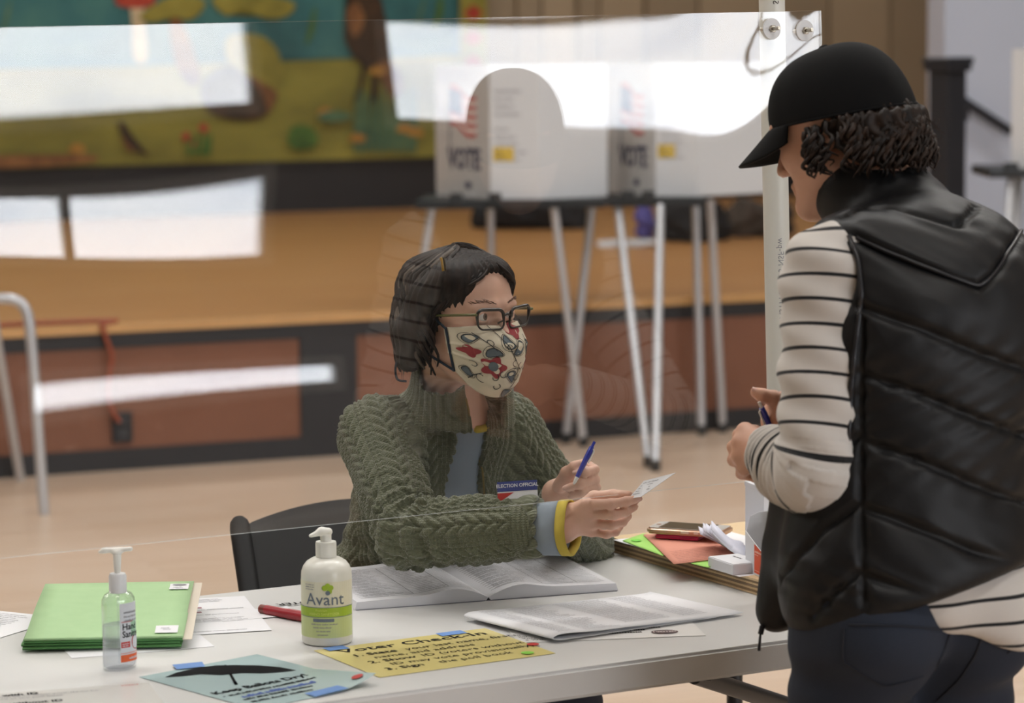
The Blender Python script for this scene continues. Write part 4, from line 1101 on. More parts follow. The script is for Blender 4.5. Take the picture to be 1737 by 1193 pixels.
for x0 in (.066, .09): extr('side_button', [(x + x0, y - .0012) for x, y in rrect(.016 if x0 < .08 else .009, .003, .001)], .004, .0075, mat('silver_button', 'e2dcd4', .25, 0, metal=.5) if x0 < .08 else bpy.data.materials['silver_button'], ph, PM2)
rebase(ph)
# folded slips leaning in a fan
M_slip = mat('bluish_white_paper', 'dfe0ee', .7, .02)
fan0 = atz(1262, 944, BZ + .003)
for i in range(11):
    base = fan0 + Vector((.004 + .0012 * (i % 3), .010 * i - .012, 0)); lean = math.radians(58 - i * 4.0 + (i % 2) * 5); tw = math.radians(200 + (i % 3) * 9 - 6)
    d = Vector((math.cos(tw) * math.cos(lean * .55 + .05), math.sin(tw) * .25, math.sin(lean * .55 + .1) * .9 + .1)).normalized(); s_ = Vector((.25, 1, .1)).normalized()
    s_ = (s_ - d * s_.dot(d)).normalized(); L_ = .074 + .008 * math.sin(i * 2.1); b_ = .036
    nrm = d.cross(s_).normalized(); V = []
    for q in range(5):
        u_ = q / 4; cpt = base + d * L_ * u_ + nrm * .004 * math.sin(PI * u_)
        V += [cpt - s_ * b_ * .5, cpt + s_ * b_ * .5]
    V += [v + nrm * .0012 for v in V]; F = []
    for q in range(4): a = 2 * q; F += [(a, a + 2, a + 3, a + 1), (a + 10, a + 11, a + 13, a + 12), (a, a + 10, a + 12, a + 2), (a + 1, a + 3, a + 13, a + 11)]
    F += [(0, 1, 11, 10), (8, 18, 19, 9)]
    o = mesh_obj('folded_slip', V, F, M_slip, None, True)
    o.data.transform(Matrix.Translation((0, 0, max(0, BZ + .001 - min(v.z for v in V)))))
    tag(o, 'folded white paper slip fanned out against the open carton', 'paper', 'folded paper slips in the fan beside the carton')
# small white box
A_, B_ = atz(1201, 962, BZ), atz(1243, 976.5, BZ); xx = (B_ - A_); wl_ = xx.length; xx.normalize(); yy = Vector((-xx.y, xx.x, 0))
WM = Matrix(((xx.x, yy.x, 0, A_.x), (xx.y, yy.y, 0, A_.y), (0, 0, 1, BZ), (0, 0, 0, 1)))
sb = thing('small_carton', 'small flat white box in front of the paper slips', 'box')
M_card = mat('white_card', 'dcdde2', .6, .02); box('tray', (wl_ / 2, .029, .0085), (wl_, .058, .017), M_card, sb, .0006, WM); box('lid_panel', (wl_ / 2, .029, .0176), (wl_ - .003, .055, .001), M_card, sb, 0, WM)
pr = Print2D(); pr.scribble(.02, .02, .03, .008, seed=2); pr.scribble(.02, .035, .03, .005, seed=3)
pr.build('lettering', M_inkk, sb, lambda x, y: WM @ Vector((x, y, .0185))); rebase(sb)
# open carton with an orange label
C0, C1 = atz(1264.5, 967.5, BZ), atz(1297, 984, BZ); xx = (C1 - C0).normalized(); yy = Vector((-xx.y, xx.x, 0)); CL = (C1 - C0).length; CWd, CDp = CL * 1.3, .075
CM = Matrix(((xx.x, yy.x, 0, C0.x), (xx.y, yy.y, 0, C0.y), (0, 0, 1, BZ), (0, 0, 0, 1)))
ct = thing('open_carton', 'open white carton with an orange label at the plywood edge', 'box')
def wallp(name, pts, n_, th, m):
    bm = bmesh.new(); f = bm.faces.new([bm.verts.new(p) for p in pts]); r = bmesh.ops.extrude_face_region(bm, geom=[f])
    for v in r['geom']:
        if isinstance(v, bmesh.types.BMVert): v.co += Vector(n_) * th
    bmesh.ops.transform(bm, matrix=CM, verts=bm.verts); return bm_obj(name, bm, m, ct)
M_kraft = mat('grey_kraft_inside', '9c8d80', .8, .05)
wallp('front', [(0, 0, 0), (CWd, 0, 0), (CWd, 0, .030), (0, 0, .066)], (0, 1, 0), .0012, M_card)
wallp('back', [(0, CDp, 0), (CWd, CDp, 0), (CWd, CDp, .105), (.0, CDp, .105)], (0, -1, 0), .0012, M_kraft)
wallp('side', [(0, .0015, 0), (0, CDp, 0), (0, CDp, .1), (0, .022, .096), (0, .008, .09), (0, .0015, .066)], (1, 0, 0), .0012, M_card)
wallp('side', [(CWd, .0015, 0), (CWd, CDp, 0), (CWd, CDp, .1), (CWd, .0015, .03)], (-1, 0, 0), .0012, M_card)
wallp('floor_panel', [(.001, .001, .001), (CWd - .001, .001, .001), (CWd - .001, CDp, .001), (.001, CDp, .001)], (0, 0, 1), .0012, M_kraft)
cf = lambda l: (lambda x, y: CM @ Vector((x, -.0006 - l, y)))
pr = Print2D(); pr.poly([(CL * .48, .004), (CL * .98, .004), (CL * .98, .0415), (CL * .48, .051)]); olab = pr.build('orange_label', mat('orange_red_print', 'dc5a38', .6, .02), ct, cf(0))
pr = Print2D(); pr.scribble(CL * .52, .038, CL * .4, .004, .3, 2); pr.scribble(CL * .52, .034, CL * .25, .0018, seed=4); pr.scribble(CL * .52, .008, CL * .35, .0015, seed=5); pr.build('label_print', mat('pale_label_print', 'f0c8b4', .6, 0), olab, cf(.0005))
pr = Print2D(); pr.scribble(CL * 1.04, .034, CL * .2, .003, seed=6); pr.scribble(CL * 1.04, .028, CL * .2, .003, seed=7); pr.build('lettering', M_lightink, ct, cf(0)); rebase(ct)
# tall white carton behind it
d0 = atz(1262, 931, BZ); tc_ = thing('tall_carton', 'tall plain white carton standing behind the open carton', 'box')
zt_ = at(1263, 816, d0.y).z; TMx = Matrix(((xx.x, yy.x, 0, d0.x), (xx.y, yy.y, 0, d0.y), (0, 0, 1, BZ), (0, 0, 0, 1)))
hh = zt_ - BZ
box('body', (.045, .027, hh / 2 - .004), (.09, .05, hh - .008), M_card, tc_, .0008, TMx); box('lid', (.045, .027, hh - .004), (.092, .052, .008), M_card, tc_, .0008, TMx); rebase(tc_)

# ------------------------------------------------------------------ black folding chair behind the table
ch = thing('folding_chair', 'black folding chair the woman in the green cardigan sits on', 'chair')
M_chair = mat('black_resin', '0e0f11', .6, .1, 10, spec=.3)
cy = math.radians(30); CFw = Vector((math.sin(cy), -math.cos(cy), 0)); CLf = Vector((math.cos(cy), math.sin(cy), 0))     # forward, to the picture's right
pt = at(405, 882, 4.98); pbm = at(424, 1010, 4.86)
P0 = Vector((pt.x, pt.y, pt.z)); CWD = .42
dn_ = (pbm - pt).normalized(); foot = pt + dn_ * ((pt.z - .0) / -dn_.z) 
for k in (0, 1):
    o_ = CLf * CWD * k; tube('back_post', [P0 + o_ + dn_ * s_ for s_ in (0, .008, .02, .06, .35)] + [foot + o_], [.012, .017, .0185, .0185, .0185, .0185], M_chair, ch, 14)
# curved slatted back panel
V, F = [], []; nx, nz_ = 16, 8
for j in range(nz_ + 1):
    for i in range(nx + 1):
        a, b = i / nx, j / nz_; top = .035 * math.sin(PI * a) ** .8
        q = P0 + CLf * CWD * a + dn_ * (.022 - top * (1 - b) + .26 * b) - CFw * (.02 * math.sin(PI * a)); V.append(q)
for j in range(nz_):
    for i in range(nx): F.append((j * (nx + 1) + i, j * (nx + 1) + i + 1, (j + 1) * (nx + 1) + i + 1, (j + 1) * (nx + 1) + i))
bkp = mesh_obj('backrest', V, F, M_chair, ch, True); md = bkp.modifiers.new('thickness', 'SOLIDIFY'); md.thickness = .014; md.offset = 0
sc_ = P0 + CLf * CWD / 2 + CFw * .26; sc_.z = .445
SM = Matrix(((CLf.x, -CFw.x, 0, sc_.x), (CLf.y, -CFw.y, 0, sc_.y), (0, 0, 1, 0), (0, 0, 0, 1)))
box('seat', (0, 0, .43), (CWD - .05, .4, .028), M_chair, ch, .012, SM, 3)
for k in (-1, 1): tube('front_leg', [SM @ Vector((k * .185, .14, .6)), SM @ Vector((k * .185, -.2, .0))], .016, M_chair, ch, 12)
tube('stretcher', [SM @ Vector((-.185, -.15, .09)), SM @ Vector((.185, -.15, .09))], .01, M_chair, ch, 10)
rebase(ch)

# ------------------------------------------------------------------ clear acrylic sheet on its plastic pipe
t = NT('clear_acrylic'); t.n.remove(t.b)
tr = t.add('ShaderNodeBsdfTransparent'); gl = t.add('ShaderNodeBsdfGlossy'); gl.inputs['Roughness'].default_value = .0; mx = t.add('ShaderNodeMixShader')
tr.inputs[0].default_value = (.985, .99, .99, 1)
ge = t.add('ShaderNodeNewGeometry'); dp = t.add('ShaderNodeVectorMath', operation='DOT_PRODUCT'); t.link(ge.outputs['Normal'], dp.inputs[0]); t.link(ge.outputs['Incoming'], dp.inputs[1])
c1 = t.math('SUBTRACT', 1.0, t.math('ABSOLUTE', dp.outputs['Value'])); fr_ = t.math('ADD', t.math('MULTIPLY', t.math('POWER', c1, 5.0), .955), .043)    # the sheet's own reflectance, both faces alike
t.link(fr_, mx.inputs[0]); t.link(tr.outputs[0], mx.inputs[1]); t.link(gl.outputs[0], mx.inputs[2])
df = t.add('ShaderNodeBsdfDiffuse'); df.inputs[0].default_value = (.9, .9, .92, 1); mx2 = t.add('ShaderNodeMixShader'); mx2.inputs[0].default_value = .003
t.link(mx.outputs[0], mx2.inputs[1]); t.link(df.outputs[0], mx2.inputs[2]); t.link(mx2.outputs[0], t.out.inputs[0]); M_acr = t.m
M_acr_edge = mat('acrylic_cut_edge', 'cdd6d8', .3, 0, trans=.6)
ac = thing('acrylic_screen', 'large clear acrylic screen hung above the table between the two women', 'screen')
def shp(x, z, y=0): return SH_P + SH_X * x + SH_Z * z + SH_N * y
def sh_xz(px, py): p = atp(px, py, SH_P, SH_N) - SH_P; return p.dot(SH_X), p.dot(SH_Z)
X1 = sh_xz(1392, 18)[0]; X0 = X1 - 1.83; (xa, za_), (xb, zb3), (xc, zc_), (xd, zd_) = sh_xz(0, 47), sh_xz(1392, 18), sh_xz(0, 948), sh_xz(660, 880)
Z1 = zb3; z_top = lambda x: za_ + (zb3 - za_) * (x - xa) / (xb - xa); z_bot = lambda x: zc_ + (zd_ - zc_) * (x - xc) / (xd - xc)
nx, nz_ = 96, 36; V, F = [], []
def wv_(x, z):
    e = math.exp(-((x - X1) / .16) ** 2) * math.exp(-((z - Z1) / .2) ** 2)
    return .00025 * math.sin(9 * x + 2.2 * z) + .0002 * math.sin(15 * z + 4 * x) + e * .0022 * math.sin(22 * (x - z) + 1.0)
for lay_ in (0, 1):
    for j in range(nz_ + 1):
        for i in range(nx + 1):
            x = X0 + (X1 - X0) * i / nx; z = z_bot(x) + (z_top(x) - z_bot(x)) * j / nz_; V.append(shp(x, z, wv_(x, z) - .0045 * lay_))
k = (nx + 1) * (nz_ + 1); g = lambda i, j: j * (nx + 1) + i
for j in range(nz_):
    for i in range(nx): q = (g(i, j), g(i + 1, j), g(i + 1, j + 1), g(i, j + 1)); F += [q, tuple(x + k for x in q[::-1])]
mesh_obj('sheet', V, F, M_acr, ac, True)
E_ = []
rim = [g(i, 0) for i in range(nx)] + [g(nx, j) for j in range(nz_)] + [g(i, nz_) for i in range(nx, 0, -1)] + [g(0, j) for j in range(nz_, 0, -1)]
bm = bmesh.new(); vm = {}
for a in rim:
    for b in (a, a + k): vm[b] = bm.verts.new(V[b])
for a, b in zip(rim, rim[1:] + rim[:1]): bm.faces.new((vm[b], vm[a], vm[a + k], vm[b + k]))
bm_obj('cut_edge', bm, M_acr_edge, ac)
M_bolt = mat('zinc_plated_steel', 'b9b2a4', .3, .1, 60, metal=.9); M_wash = mat('white_nylon_washer', 'e9ebee', .5, .02)
NM = SH_N.to_track_quat('Z', 'Y').to_matrix().to_4x4()
def sh_xz(px, py): p = atp(px, py, SH_P, SH_N) - SH_P; return p.dot(SH_X), p.dot(SH_Z)
for px, py in ((1308, 49), (1364, 52)):
    x, z = sh_xz(px, py); MB_ = Matrix.Translation(shp(x, z, .001)) @ NM
    wsh = lathe('washer', [(.004, 0), (.0172, 0), (.0172, .0016), (.0165, .0022), (.004, .0022)], M_wash, ac, 36); wsh.data.transform(MB_)
    nt = lathe('nut', [(.0062, .002), (.0062, .0065), (.005, .007)], M_bolt, wsh, 6, sharp=20); nt.data.transform(MB_)
    bo_ = lathe('bolt', [(.0029, -.03), (.0029, .0)] + [(.0029 + .0003 * (q % 2), .001 * q) for q in range(22)] + [(.0024, .0225)], M_bolt, wsh, 16); bo_.data.transform(MB_)
rebase(ac)
pp = thing('plastic_pipe', 'white plastic pipe with printed lettering holding the clear screen', 'pipe')
M_pvc = mat('white_pvc', 'e4e2da', .35, .02, 10)
PR = .0212; pc = at(1323, 0, 4.61); bt = at(1331, 400, 4.60); pc = pc - SH_N * PR * 1.1; bt = bt - SH_N * PR * 1.1
up_ = (pc - bt).normalized(); b0_ = bt + up_ * ((TZ + PT + .0005 - bt.z) / up_.z); t0_ = b0_ + up_ * 1.25
tube('pipe', [b0_, t0_], PR, M_pvc, pp, 32)
lf = tube('floor_flange', [b0_, b0_ + up_ * .03], PR + .006, M_pvc, pp, 32)
zs = Vector((0, 0, 1)); fr2 = -(Vector((b0_.x, b0_.y, 0)).normalized()); si = up_.cross(fr2).normalized()
def pipefn(zbase):                      # lettering runs up the pipe on the side of the hall
    def fn(x, y):
        a = (y) / PR + .38; d = (fr2 * math.cos(a) + si * math.sin(a)); return b0_ + up_ * (zbase + x) + d * (PR + .0004)
    return fn
for zb_, s_ in ((.93, 'SCH 40'), (.42, 'ASTM D-1785 NSF-pw')):
    pr = Print2D(); pr.text(s_, 0, -.006, .014, sx=1.0); pr.build('lettering', M_lightink if zb_ < .9 else M_inkk, pp, pipefn(zb_))
rebase(pp)
# ------------------------------------------------------------------ people: shared pieces
def npv(v): return np.array(v, float)
def frame(yaw, pitch=0, roll=0):        # columns: left, forward, up of a person facing yaw (0 = towards the camera, + = picture right)
    f = Vector((math.sin(yaw), -math.cos(yaw), 0)); l = Vector((math.cos(yaw), math.sin(yaw), 0)); u = Vector((0, 0, 1))
    Rp = Matrix.Rotation(pitch, 3, l); f = Rp @ f; u = Rp @ u                 # pitch > 0 looks down... about the left axis
    Rr = Matrix.Rotation(roll, 3, f); l = Rr @ l; u = Rr @ u
    return np.array([[l.x, f.x, u.x], [l.y, f.y, u.y], [l.z, f.z, u.z]])
def skin_mat(name, c0, c1, c2):
    t = NT(name); f = t.noise(14, 4, .6); g = t.noise(90, 3, .6)
    c = t.mix(f, lin(c0), lin(c1)); c = t.mix(t.math('MULTIPLY', g, .3), c, lin(c2)); t.link(c, t.b.inputs['Base Color'])
    t.val(t.b, Roughness=.48); t.b.inputs['Subsurface Weight'].default_value = .12; t.b.inputs['Subsurface Radius'].default_value = (.012, .005, .003); t.b.inputs['Subsurface Scale'].default_value = .6
    t.bump(t.noise(500, 2), .12, .0005); return t.m
M_skin = skin_mat('warm_skin', 'deb29c', 'e6bea8', 'cc9784')
M_skin2 = skin_mat('fair_skin', 'd2a086', 'dcae96', 'c08870')
M_nail = mat('finger_nail', 'dfb3a2', .3, .02)
class Head:
    def __init__(s, O, R): s.O = npv(O); s.R = R
    def p(s, x, y, z): return s.O + s.R @ np.array([x, y, z])
    def v(s, x, y, z): return Vector(s.p(x, y, z))
def head_field(F, H, lids=True):
    e = lambda c, r, k=.02, op='u': F.ell(H.p(*c), r, H.R, k, op)
    e((0, -.014, .028), (.073, .094, .078), .02)
    e((0, .030, .034), (.064, .060, .060), .03)               # forehead
    e((0, .034, -.040), (.060, .056, .078), .03)              # face
    for sx in (-1, 1):
        e((sx * .044, .052, -.028), (.020, .026, .022), .02)  # cheekbones
        F.cap(H.p(sx * .054, .004, -.058), H.p(sx * .018, .074, -.100), .016, .014, k=.03)   # jaw
        e((sx * .031, .096, .003), (.021, .016, .013), .016, 's')
        F.cap(H.p(sx * .012, .090, .019), H.p(sx * .047, .078, .019), .0085, .007, k=.014)  # brow ridge
        e((sx * .073, -.012, -.010), (.007, .019, .030), .006)                              # ear
        e((sx * .079, -.006, -.008), (.004, .010, .018), .004, 's')
        if lids:
            e((sx * .031, .0785, .003), (.0150, .0137, .0140), .006)
            e((sx * .031, .0955, .0028), (.0150, .0145, .0068), .002, 's')
    F.cap(H.p(0, .086, .004), H.p(0, .108, -.036), .0075, .0105, k=.014)                    # nose
    for sx in (-1, 1): e((sx * .010, .098, -.040), (.008, .010, .008), .006)
    e((0, .078, -.100), (.022, .018, .017), .02)
    e((0, .089, -.064), (.022, .010, .0065), .006); e((0, .087, -.074), (.020, .010, .007), .006)
    F.cap(H.p(-.02, .101, -.069), H.p(.02, .101, -.069), .0016, .0016, k=.003, op='s')
def eyes(H, parent, iris_col, gaze=(0, 0)):
    M_scl = mat('eye_white', 'd8d2cc', .2, .02, coat=.5); M_iris = mat(iris_col[0], iris_col[1], .2, .3, 300, coat=.6); M_pup = mat('pupil_black', '08080a', .1, 0, coat=.6) if 'pupil_black' not in bpy.data.materials else bpy.data.materials['pupil_black']
    for sx in (-1, 1):
        c = H.v(sx * .031, .0785, .003); g = Vector(H.R @ npv(Vector((gaze[0], 1, gaze[1])).normalized()))
        ME = Matrix.Translation(c) @ g.to_track_quat('Z', 'Y').to_matrix().to_4x4(); r = .0118
        pr = [(r * math.sin(a), r * math.cos(a)) for a in np.linspace(PI - .15, .50, 14)]
        o = lathe('eyeball', pr, M_scl, parent, 24, sharp=180); o.data.transform(ME)
        a = lathe('iris', [(r * math.sin(t_) * 1.001, r * math.cos(t_) * 1.001) for t_ in (.52, .44, .34, .2)], M_iris, o, 24, sharp=180); a.data.transform(ME)
        a = lathe('pupil', [(.0027, r * .985), (.0024, r * 1.004), (.0012, r * 1.009)], M_pup, o, 16, sharp=180); a.data.transform(ME)
def finger(F, pts, r0, r1, k=.005):
    P = [npv(p) for p in pts]; n = len(P); rs = [r0 + (r1 - r0) * i / (n - 1) for i in range(n)]
    for i in range(n - 1): F.cap(P[i], P[i + 1], rs[i], rs[i + 1], k=(k if i == 0 else .003))
    for i in range(1, n - 1): F.ell(P[i], (rs[i] * 1.07,) * 3, k=.003)
def nail(name, tip, prev, out, r, parent):
    d = (Vector(tip) - Vector(prev)).normalized(); o = Vector(out); o = (o - d * o.dot(d)).normalized(); s = d.cross(o); c = Vector(tip) + o * r * .62 + d * r * .1
    V, F = [], []
    for j in range(6):
        for i in range(7):
            a = (i / 6 - .5) * 2.0; q = j / 5 - .5; w = 1 - .25 * max(0, q) ** 2 * 4
            V.append(c + s * math.sin(a) * r * .72 * w + o * (math.cos(a) - .62) * r * .78 + d * q * r * 1.5)
    for j in range(5):
        for i in range(6): F.append((j * 7 + i, j * 7 + i + 1, (j + 1) * 7 + i + 1, (j + 1) * 7 + i))
    return mesh_obj(name, V, F, M_nail, parent, True)
def hair_mat(name, c0, c1, grey=None):
    t = NT(name); tc = t.add('ShaderNodeAttribute'); tc.attribute_name = 'lock'
    f = t.noise(260, 2, .5); c = t.mix(tc.outputs['Fac'], lin(c0), lin(c1)); c = t.mix(t.math('MULTIPLY', f, .5), c, lin(c0))
    if grey: c = t.mix(t.math('MULTIPLY', t.math('GREATER_THAN', tc.outputs['Fac'], .9), .6), c, lin(grey))
    t.link(c, t.b.inputs['Base Color']); t.val(t.b, Roughness=.55); t.b.inputs['Specular IOR Level'].default_value = .3; t.b.inputs['Anisotropic'].default_value = .5
    t.bump(t.noise(900, 2), .25, .0006); return t.m
def locks_mesh(name, lst, m, parent, n=7):
    V, F, A = [], [], []
    for pts, rad in lst:
        v, f = tube_geo(pts, rad, n); k = len(V); V += v; F += [tuple(i + k for i in q) for q in f]; A += [rng.random()] * len(v)
    o = mesh_obj(name, V, F, m, parent, True); at_ = o.data.attributes.new('lock', 'FLOAT', 'POINT'); at_.data.foreach_set('value', A); return o
def soft(J, n=8): return [npv(p) for p in bez([J[0], (J[0] + J[1]) / 2, J[0] * .12 + J[1] * .88, J[1] * .88 + J[2] * .12, (J[1] + J[2]) / 2, J[2]], n)]
def arm_param(V, J, ref):
    """for each vertex: distance along the limb chain J, angle round it, distance from it"""
    best = np.full(len(V), 1e9); S = np.zeros(len(V)); A = np.zeros(len(V)); acc = 0
    for a, b in zip(J[:-1], J[1:]):
        d = b - a; L = np.linalg.norm(d); d = d / L; q = V - a; t = np.clip(q @ d, 0, L); r = q - t[:, None] * d; dist = np.linalg.norm(r, axis=1)
        e1 = ref - d * (ref @ d); e1 /= np.linalg.norm(e1); e2 = np.cross(d, e1); m = dist < best
        tt = q @ d; tt = np.clip(tt, -.06 if acc == 0 else 0, L + (.06 if b is J[-1] else 0))
        best[m] = dist[m]; S[m] = (acc + tt)[m]; A[m] = np.arctan2(r @ e2, r @ e1)[m]; acc += L
    return S, A, best

def on_mesh(bv, pxs, lift=.0008, step=6):
    out = []
    for (x0, y0), (x1, y1) in zip(pxs[:-1], pxs[1:]):
        n = max(1, int(math.hypot(x1 - x0, y1 - y0) / step))
        for k in range(n):
            x, y = x0 + (x1 - x0) * k / n, y0 + (y1 - y0) * k / n; h = bv.ray_cast(CO, ray(x, y).normalized(), 8)
            if h[0] is not None: out.append(h[0] + h[1].normalized() * lift * (1 if h[1].dot(CF) < 0 else -1))
    for _ in range(2): out = out[:1] + [(a + b * 2 + c_) / 4 for a, b, c_ in zip(out, out[1:], out[2:])] + out[-1:]
    return out
# ------------------------------------------------------------------ the seated woman in the green cardigan
wo = thing('person', 'seated person in a green cable-knit cardigan, glasses and floral mask, holding out a card', 'person')
TY = math.radians(37); RT = frame(TY); lT, fT, uT = RT[:, 0], RT[:, 1], RT[:, 2]
HA = Head(at(780, 536, 4.70), frame(math.radians(46), -0.03, 0))
MID = npv(at(754, 728, 4.80)); SR = MID - lT * .148; SL = MID + lT * .135 + np.array([0, 0, -.012])
PC = np.array([-.235, 5.00, .545]); NB = MID + fT * .030 + np.array([0, 0, .045])
CC = MID + (PC - MID) * .30 + fT * .02; BC = MID + (PC - MID) * .66 + fT * .03
ER = npv(at(696, 905, 4.50)); WR = npv(at(925, 893, 4.425)); EL = npv(at(990, 922, 4.90)); WL = npv(at(950, 850, 4.68))
def tilt(R, a, axis):                   # lean a frame
    return np.array(Matrix.Rotation(a, 3, Vector(axis)) @ Matrix([list(r) for r in R]))
leanR = tilt(RT, math.radians(14), lT)
def torso(F, g, k=.05):
    F.ell(CC, (.138 + g, .095 + g, .155 + g), leanR, k=k); F.ell(BC, (.150 + g, .105 + g, .15 + g), leanR, k=k)
    F.ell(PC, (.165 + g, .125 + g, .12 + g), RT, k=k)
    F.cap(SR + lT * .03, SL - lT * .03, .046 + g, .046 + g, k=.05); F.cap(NB - np.array([0, 0, .03]), MID, .055 + g * .6, .07 + g, k=.05)
# body
B = Field(); head_field(B, HA)
B.cap(HA.p(0, -.026, -.05), NB - fT * .01, .047, .052, k=.03); torso(B, -.012)
wd = (WR - ER) / np.linalg.norm(WR - ER)
B.chain([SR, ER, WR + wd * .03], [.045, .036, .026], k=.04); B.chain([SL, EL, WL], [.045, .036, .026], k=.04)
KN = [PC + lT * s * .09 + np.array([fT[0], fT[1], 0]) * .40 + np.array([0, 0, -.03]) for s in (-1, 1)]
for s, kn in zip((-1, 1), KN): B.chain([PC + lT * s * .08, kn], [.075, .055], k=.04)
P3 = lambda x, y, Y: npv(at(x, y, Y))
# right hand: pinching the card
w0 = P3(962, 881, 4.418); hk = dict(i=P3(994, 856, 4.393), m=P3(1003, 872, 4.394), r=P3(1006, 888, 4.403), p=P3(1003, 902, 4.414))
B.cap(WR + wd * .02, w0, .026, .025, k=.02)
for q, r_ in (('i', .0145), ('m', .0145), ('r', .0135), ('p', .012)): B.cap(w0, hk[q], .019, r_ * .8, k=.009)
FR = dict(i=[hk['i'], P3(1036, 855, 4.368), P3(1062, 851, 4.374), P3(1080, 847, 4.385)], m=[hk['m'], P3(1040, 873, 4.374), P3(1062, 868, 4.380), P3(1076, 860, 4.393)],
          r=[hk['r'], P3(1037, 891, 4.385), P3(1056, 886, 4.394), P3(1066, 876, 4.408)], p=[hk['p'], P3(1029, 907, 4.403), P3(1044, 903, 4.411), P3(1053, 893, 4.423)])
FR['t'] = [P3(980, 866, 4.43), P3(1008, 845, 4.435), P3(1040, 841, 4.425), P3(1066, 841, 4.405)]
for q, (a, b) in dict(t=(.0125, .0082), i=(.0088, .0068), m=(.0086, .0068), r=(.0082, .0065), p=(.0072, .0058)).items(): finger(B, FR[q], a, b, .003)
# left hand: fist round the pen
v0 = P3(944, 838, 4.645)
B.cap(WL, v0, .026, .024, k=.02)
lk = dict(i=P3(1000, 794, 4.625), m=P3(1004, 806, 4.63), r=P3(1004, 818, 4.635), p=P3(1001, 829, 4.64))
for q in 'imrp': B.cap(v0, lk[q], .019, .011, k=.009)
FL = dict(i=[lk['i'], P3(1008, 797, 4.592), P3(992, 802, 4.572), P3(980, 803, 4.578)], m=[lk['m'], P3(1009, 814, 4.592), P3(985, 821, 4.568), P3(963, 828, 4.578)],
          r=[lk['r'], P3(1011, 827, 4.598), P3(990, 835, 4.575), P3(968, 841, 4.582)], p=[lk['p'], P3(1008, 838, 4.605), P3(990, 845, 4.585), P3(973, 849, 4.59)])
FL['t'] = [P3(950, 824, 4.62), P3(962, 803, 4.60), P3(975, 793, 4.588), P3(988, 787, 4.585)]
for q, (a, b) in dict(t=(.0125, .0082), i=(.0086, .0069), m=(.0085, .0068), r=(.0080, .0065), p=(.0072, .0058)).items(): finger(B, FL[q], a, b, .003)
V, Q = B.mesh((-.50, 4.30, .40), (.30, 5.20, 1.34), .0026, 0)
V = relax(V, Q, 2, .35)
body = np_mesh('body', V, Q, M_skin, wo)
toc = -CF
for q in 'imrp': nail('finger_nail', FR[q][3], FR[q][2], npv(CU) * .9 + npv(toc) * .3 if q != 'i' else npv(toc), .0076, body)
for q in 'im': nail('finger_nail', FL[q][3], FL[q][2], npv(toc) + npv(CU) * .4, .0078, body)
eyes(HA, wo, ('brown_iris', '4a3324'), (.15, .06))
M_brow = mat('brow_hair', '6a4a3a', .6, .2, 200)
lst = []
for sx in (-1, 1):
    for k in range(34):
        a = k / 33; x = sx * (.012 + .040 * a); p = np.array([x, .0985 - .016 * a * a - .004 * a, .024 + .006 * math.sin(PI * a * .8) - .001 + rng.uniform(-.002, .002)])
        d = np.array([sx * .006, -.001, .002 + rng.uniform(-.001, .002)]); lst.append(([Vector(HA.p(*p)), Vector(HA.p(*(p + d)))], [.0006, .0002]))
tubes('eyebrows', lst, M_brow, wo, 4)

# ---- grey T-shirt
S = Field(); torso(S, .0, .05); S.chain([SR, ER, WR], [.050, .044, .036], k=.04); S.chain([SL, EL, WL], [.05, .042, .034], k=.04)
S.cap(HA.p(0, -.01, -.08), NB - fT * .006, .062, .066, k=.003, op='s'); S.plane(NB + np.array([0, 0, .012]) + fT * .03, np.array([0, 0, 1.0]) + fT * .1, op='s')
S.plane(PC - np.array([0, 0, .06]), (0, 0, -1))
cuff_end = WR + wd * .034
V, Q = S.mesh((-.5, 4.3, .48), (.35, 5.25, 1.12), .006)
M_shirt = mat('blue_grey_jersey', '8d98a3', .85, .06, 30, bump=.15, bscale=900)
shirt = np_mesh('shirt', V, Q, M_shirt, wo)
M_ycuff = mat('mustard_rib', 'c3ae48', .85, .06, 60, bump=.2, bscale=700)
def ring(c, ax, e1, r0, r1, L, m, nm, parent, th=.0028, squash=1):     # an open cuff
    ax = npv(ax) / np.linalg.norm(ax); e1 = npv(e1); e1 = e1 - ax * (e1 @ ax); e1 /= np.linalg.norm(e1); e2 = np.cross(ax, e1); V, F = [], []; n = 40
    prof = [(0, r0), (L * .5, (r0 + r1) / 2), (L, r1), (L, r1 - th), (L * .5, (r0 + r1) / 2 - th), (0, r0 - th)]
    for s_, r_ in prof:
        for k in range(n):
            a = 2 * PI * k / n; w_ = 1 + .035 * math.sin(3 * a + 1) + .02 * math.sin(5 * a); V.append(c + ax * s_ + (e1 * math.cos(a) * squash + e2 * math.sin(a)) * r_ * w_)
    for j in range(6):
        for k in range(n): F.append((j * n + k, j * n + (k + 1) % n, ((j + 1) % 6) * n + (k + 1) % n, ((j + 1) % 6) * n + k))
    return mesh_obj(nm, V, F, m, parent, True)
cd = wd + np.array([0, 0, -.02]); cd /= np.linalg.norm(cd)
ring(WR - wd * .012 + np.array([0, 0, -.004]), cd, (0, 0, 1), .041, .0435, .042, M_shirt, 'shirt_cuff', shirt); ring(WR + wd * .0295 + np.array([0, 0, -.0045]), cd, (0, 0, 1), .0440, .0446, .016, M_ycuff, 'cuff_band', shirt, .0032)
# mustard neck band
nbp = on_mesh(bvh_of(shirt), [(768, 706), (780, 717), (794, 725), (808, 729), (822, 727), (834, 719), (846, 706)], .001, 3)
if len(nbp) > 4:
    Vt, Ft = tube_geo(nbp, .0065, 8); mesh_obj('neck_band', Vt, Ft, M_ycuff, shirt, True)

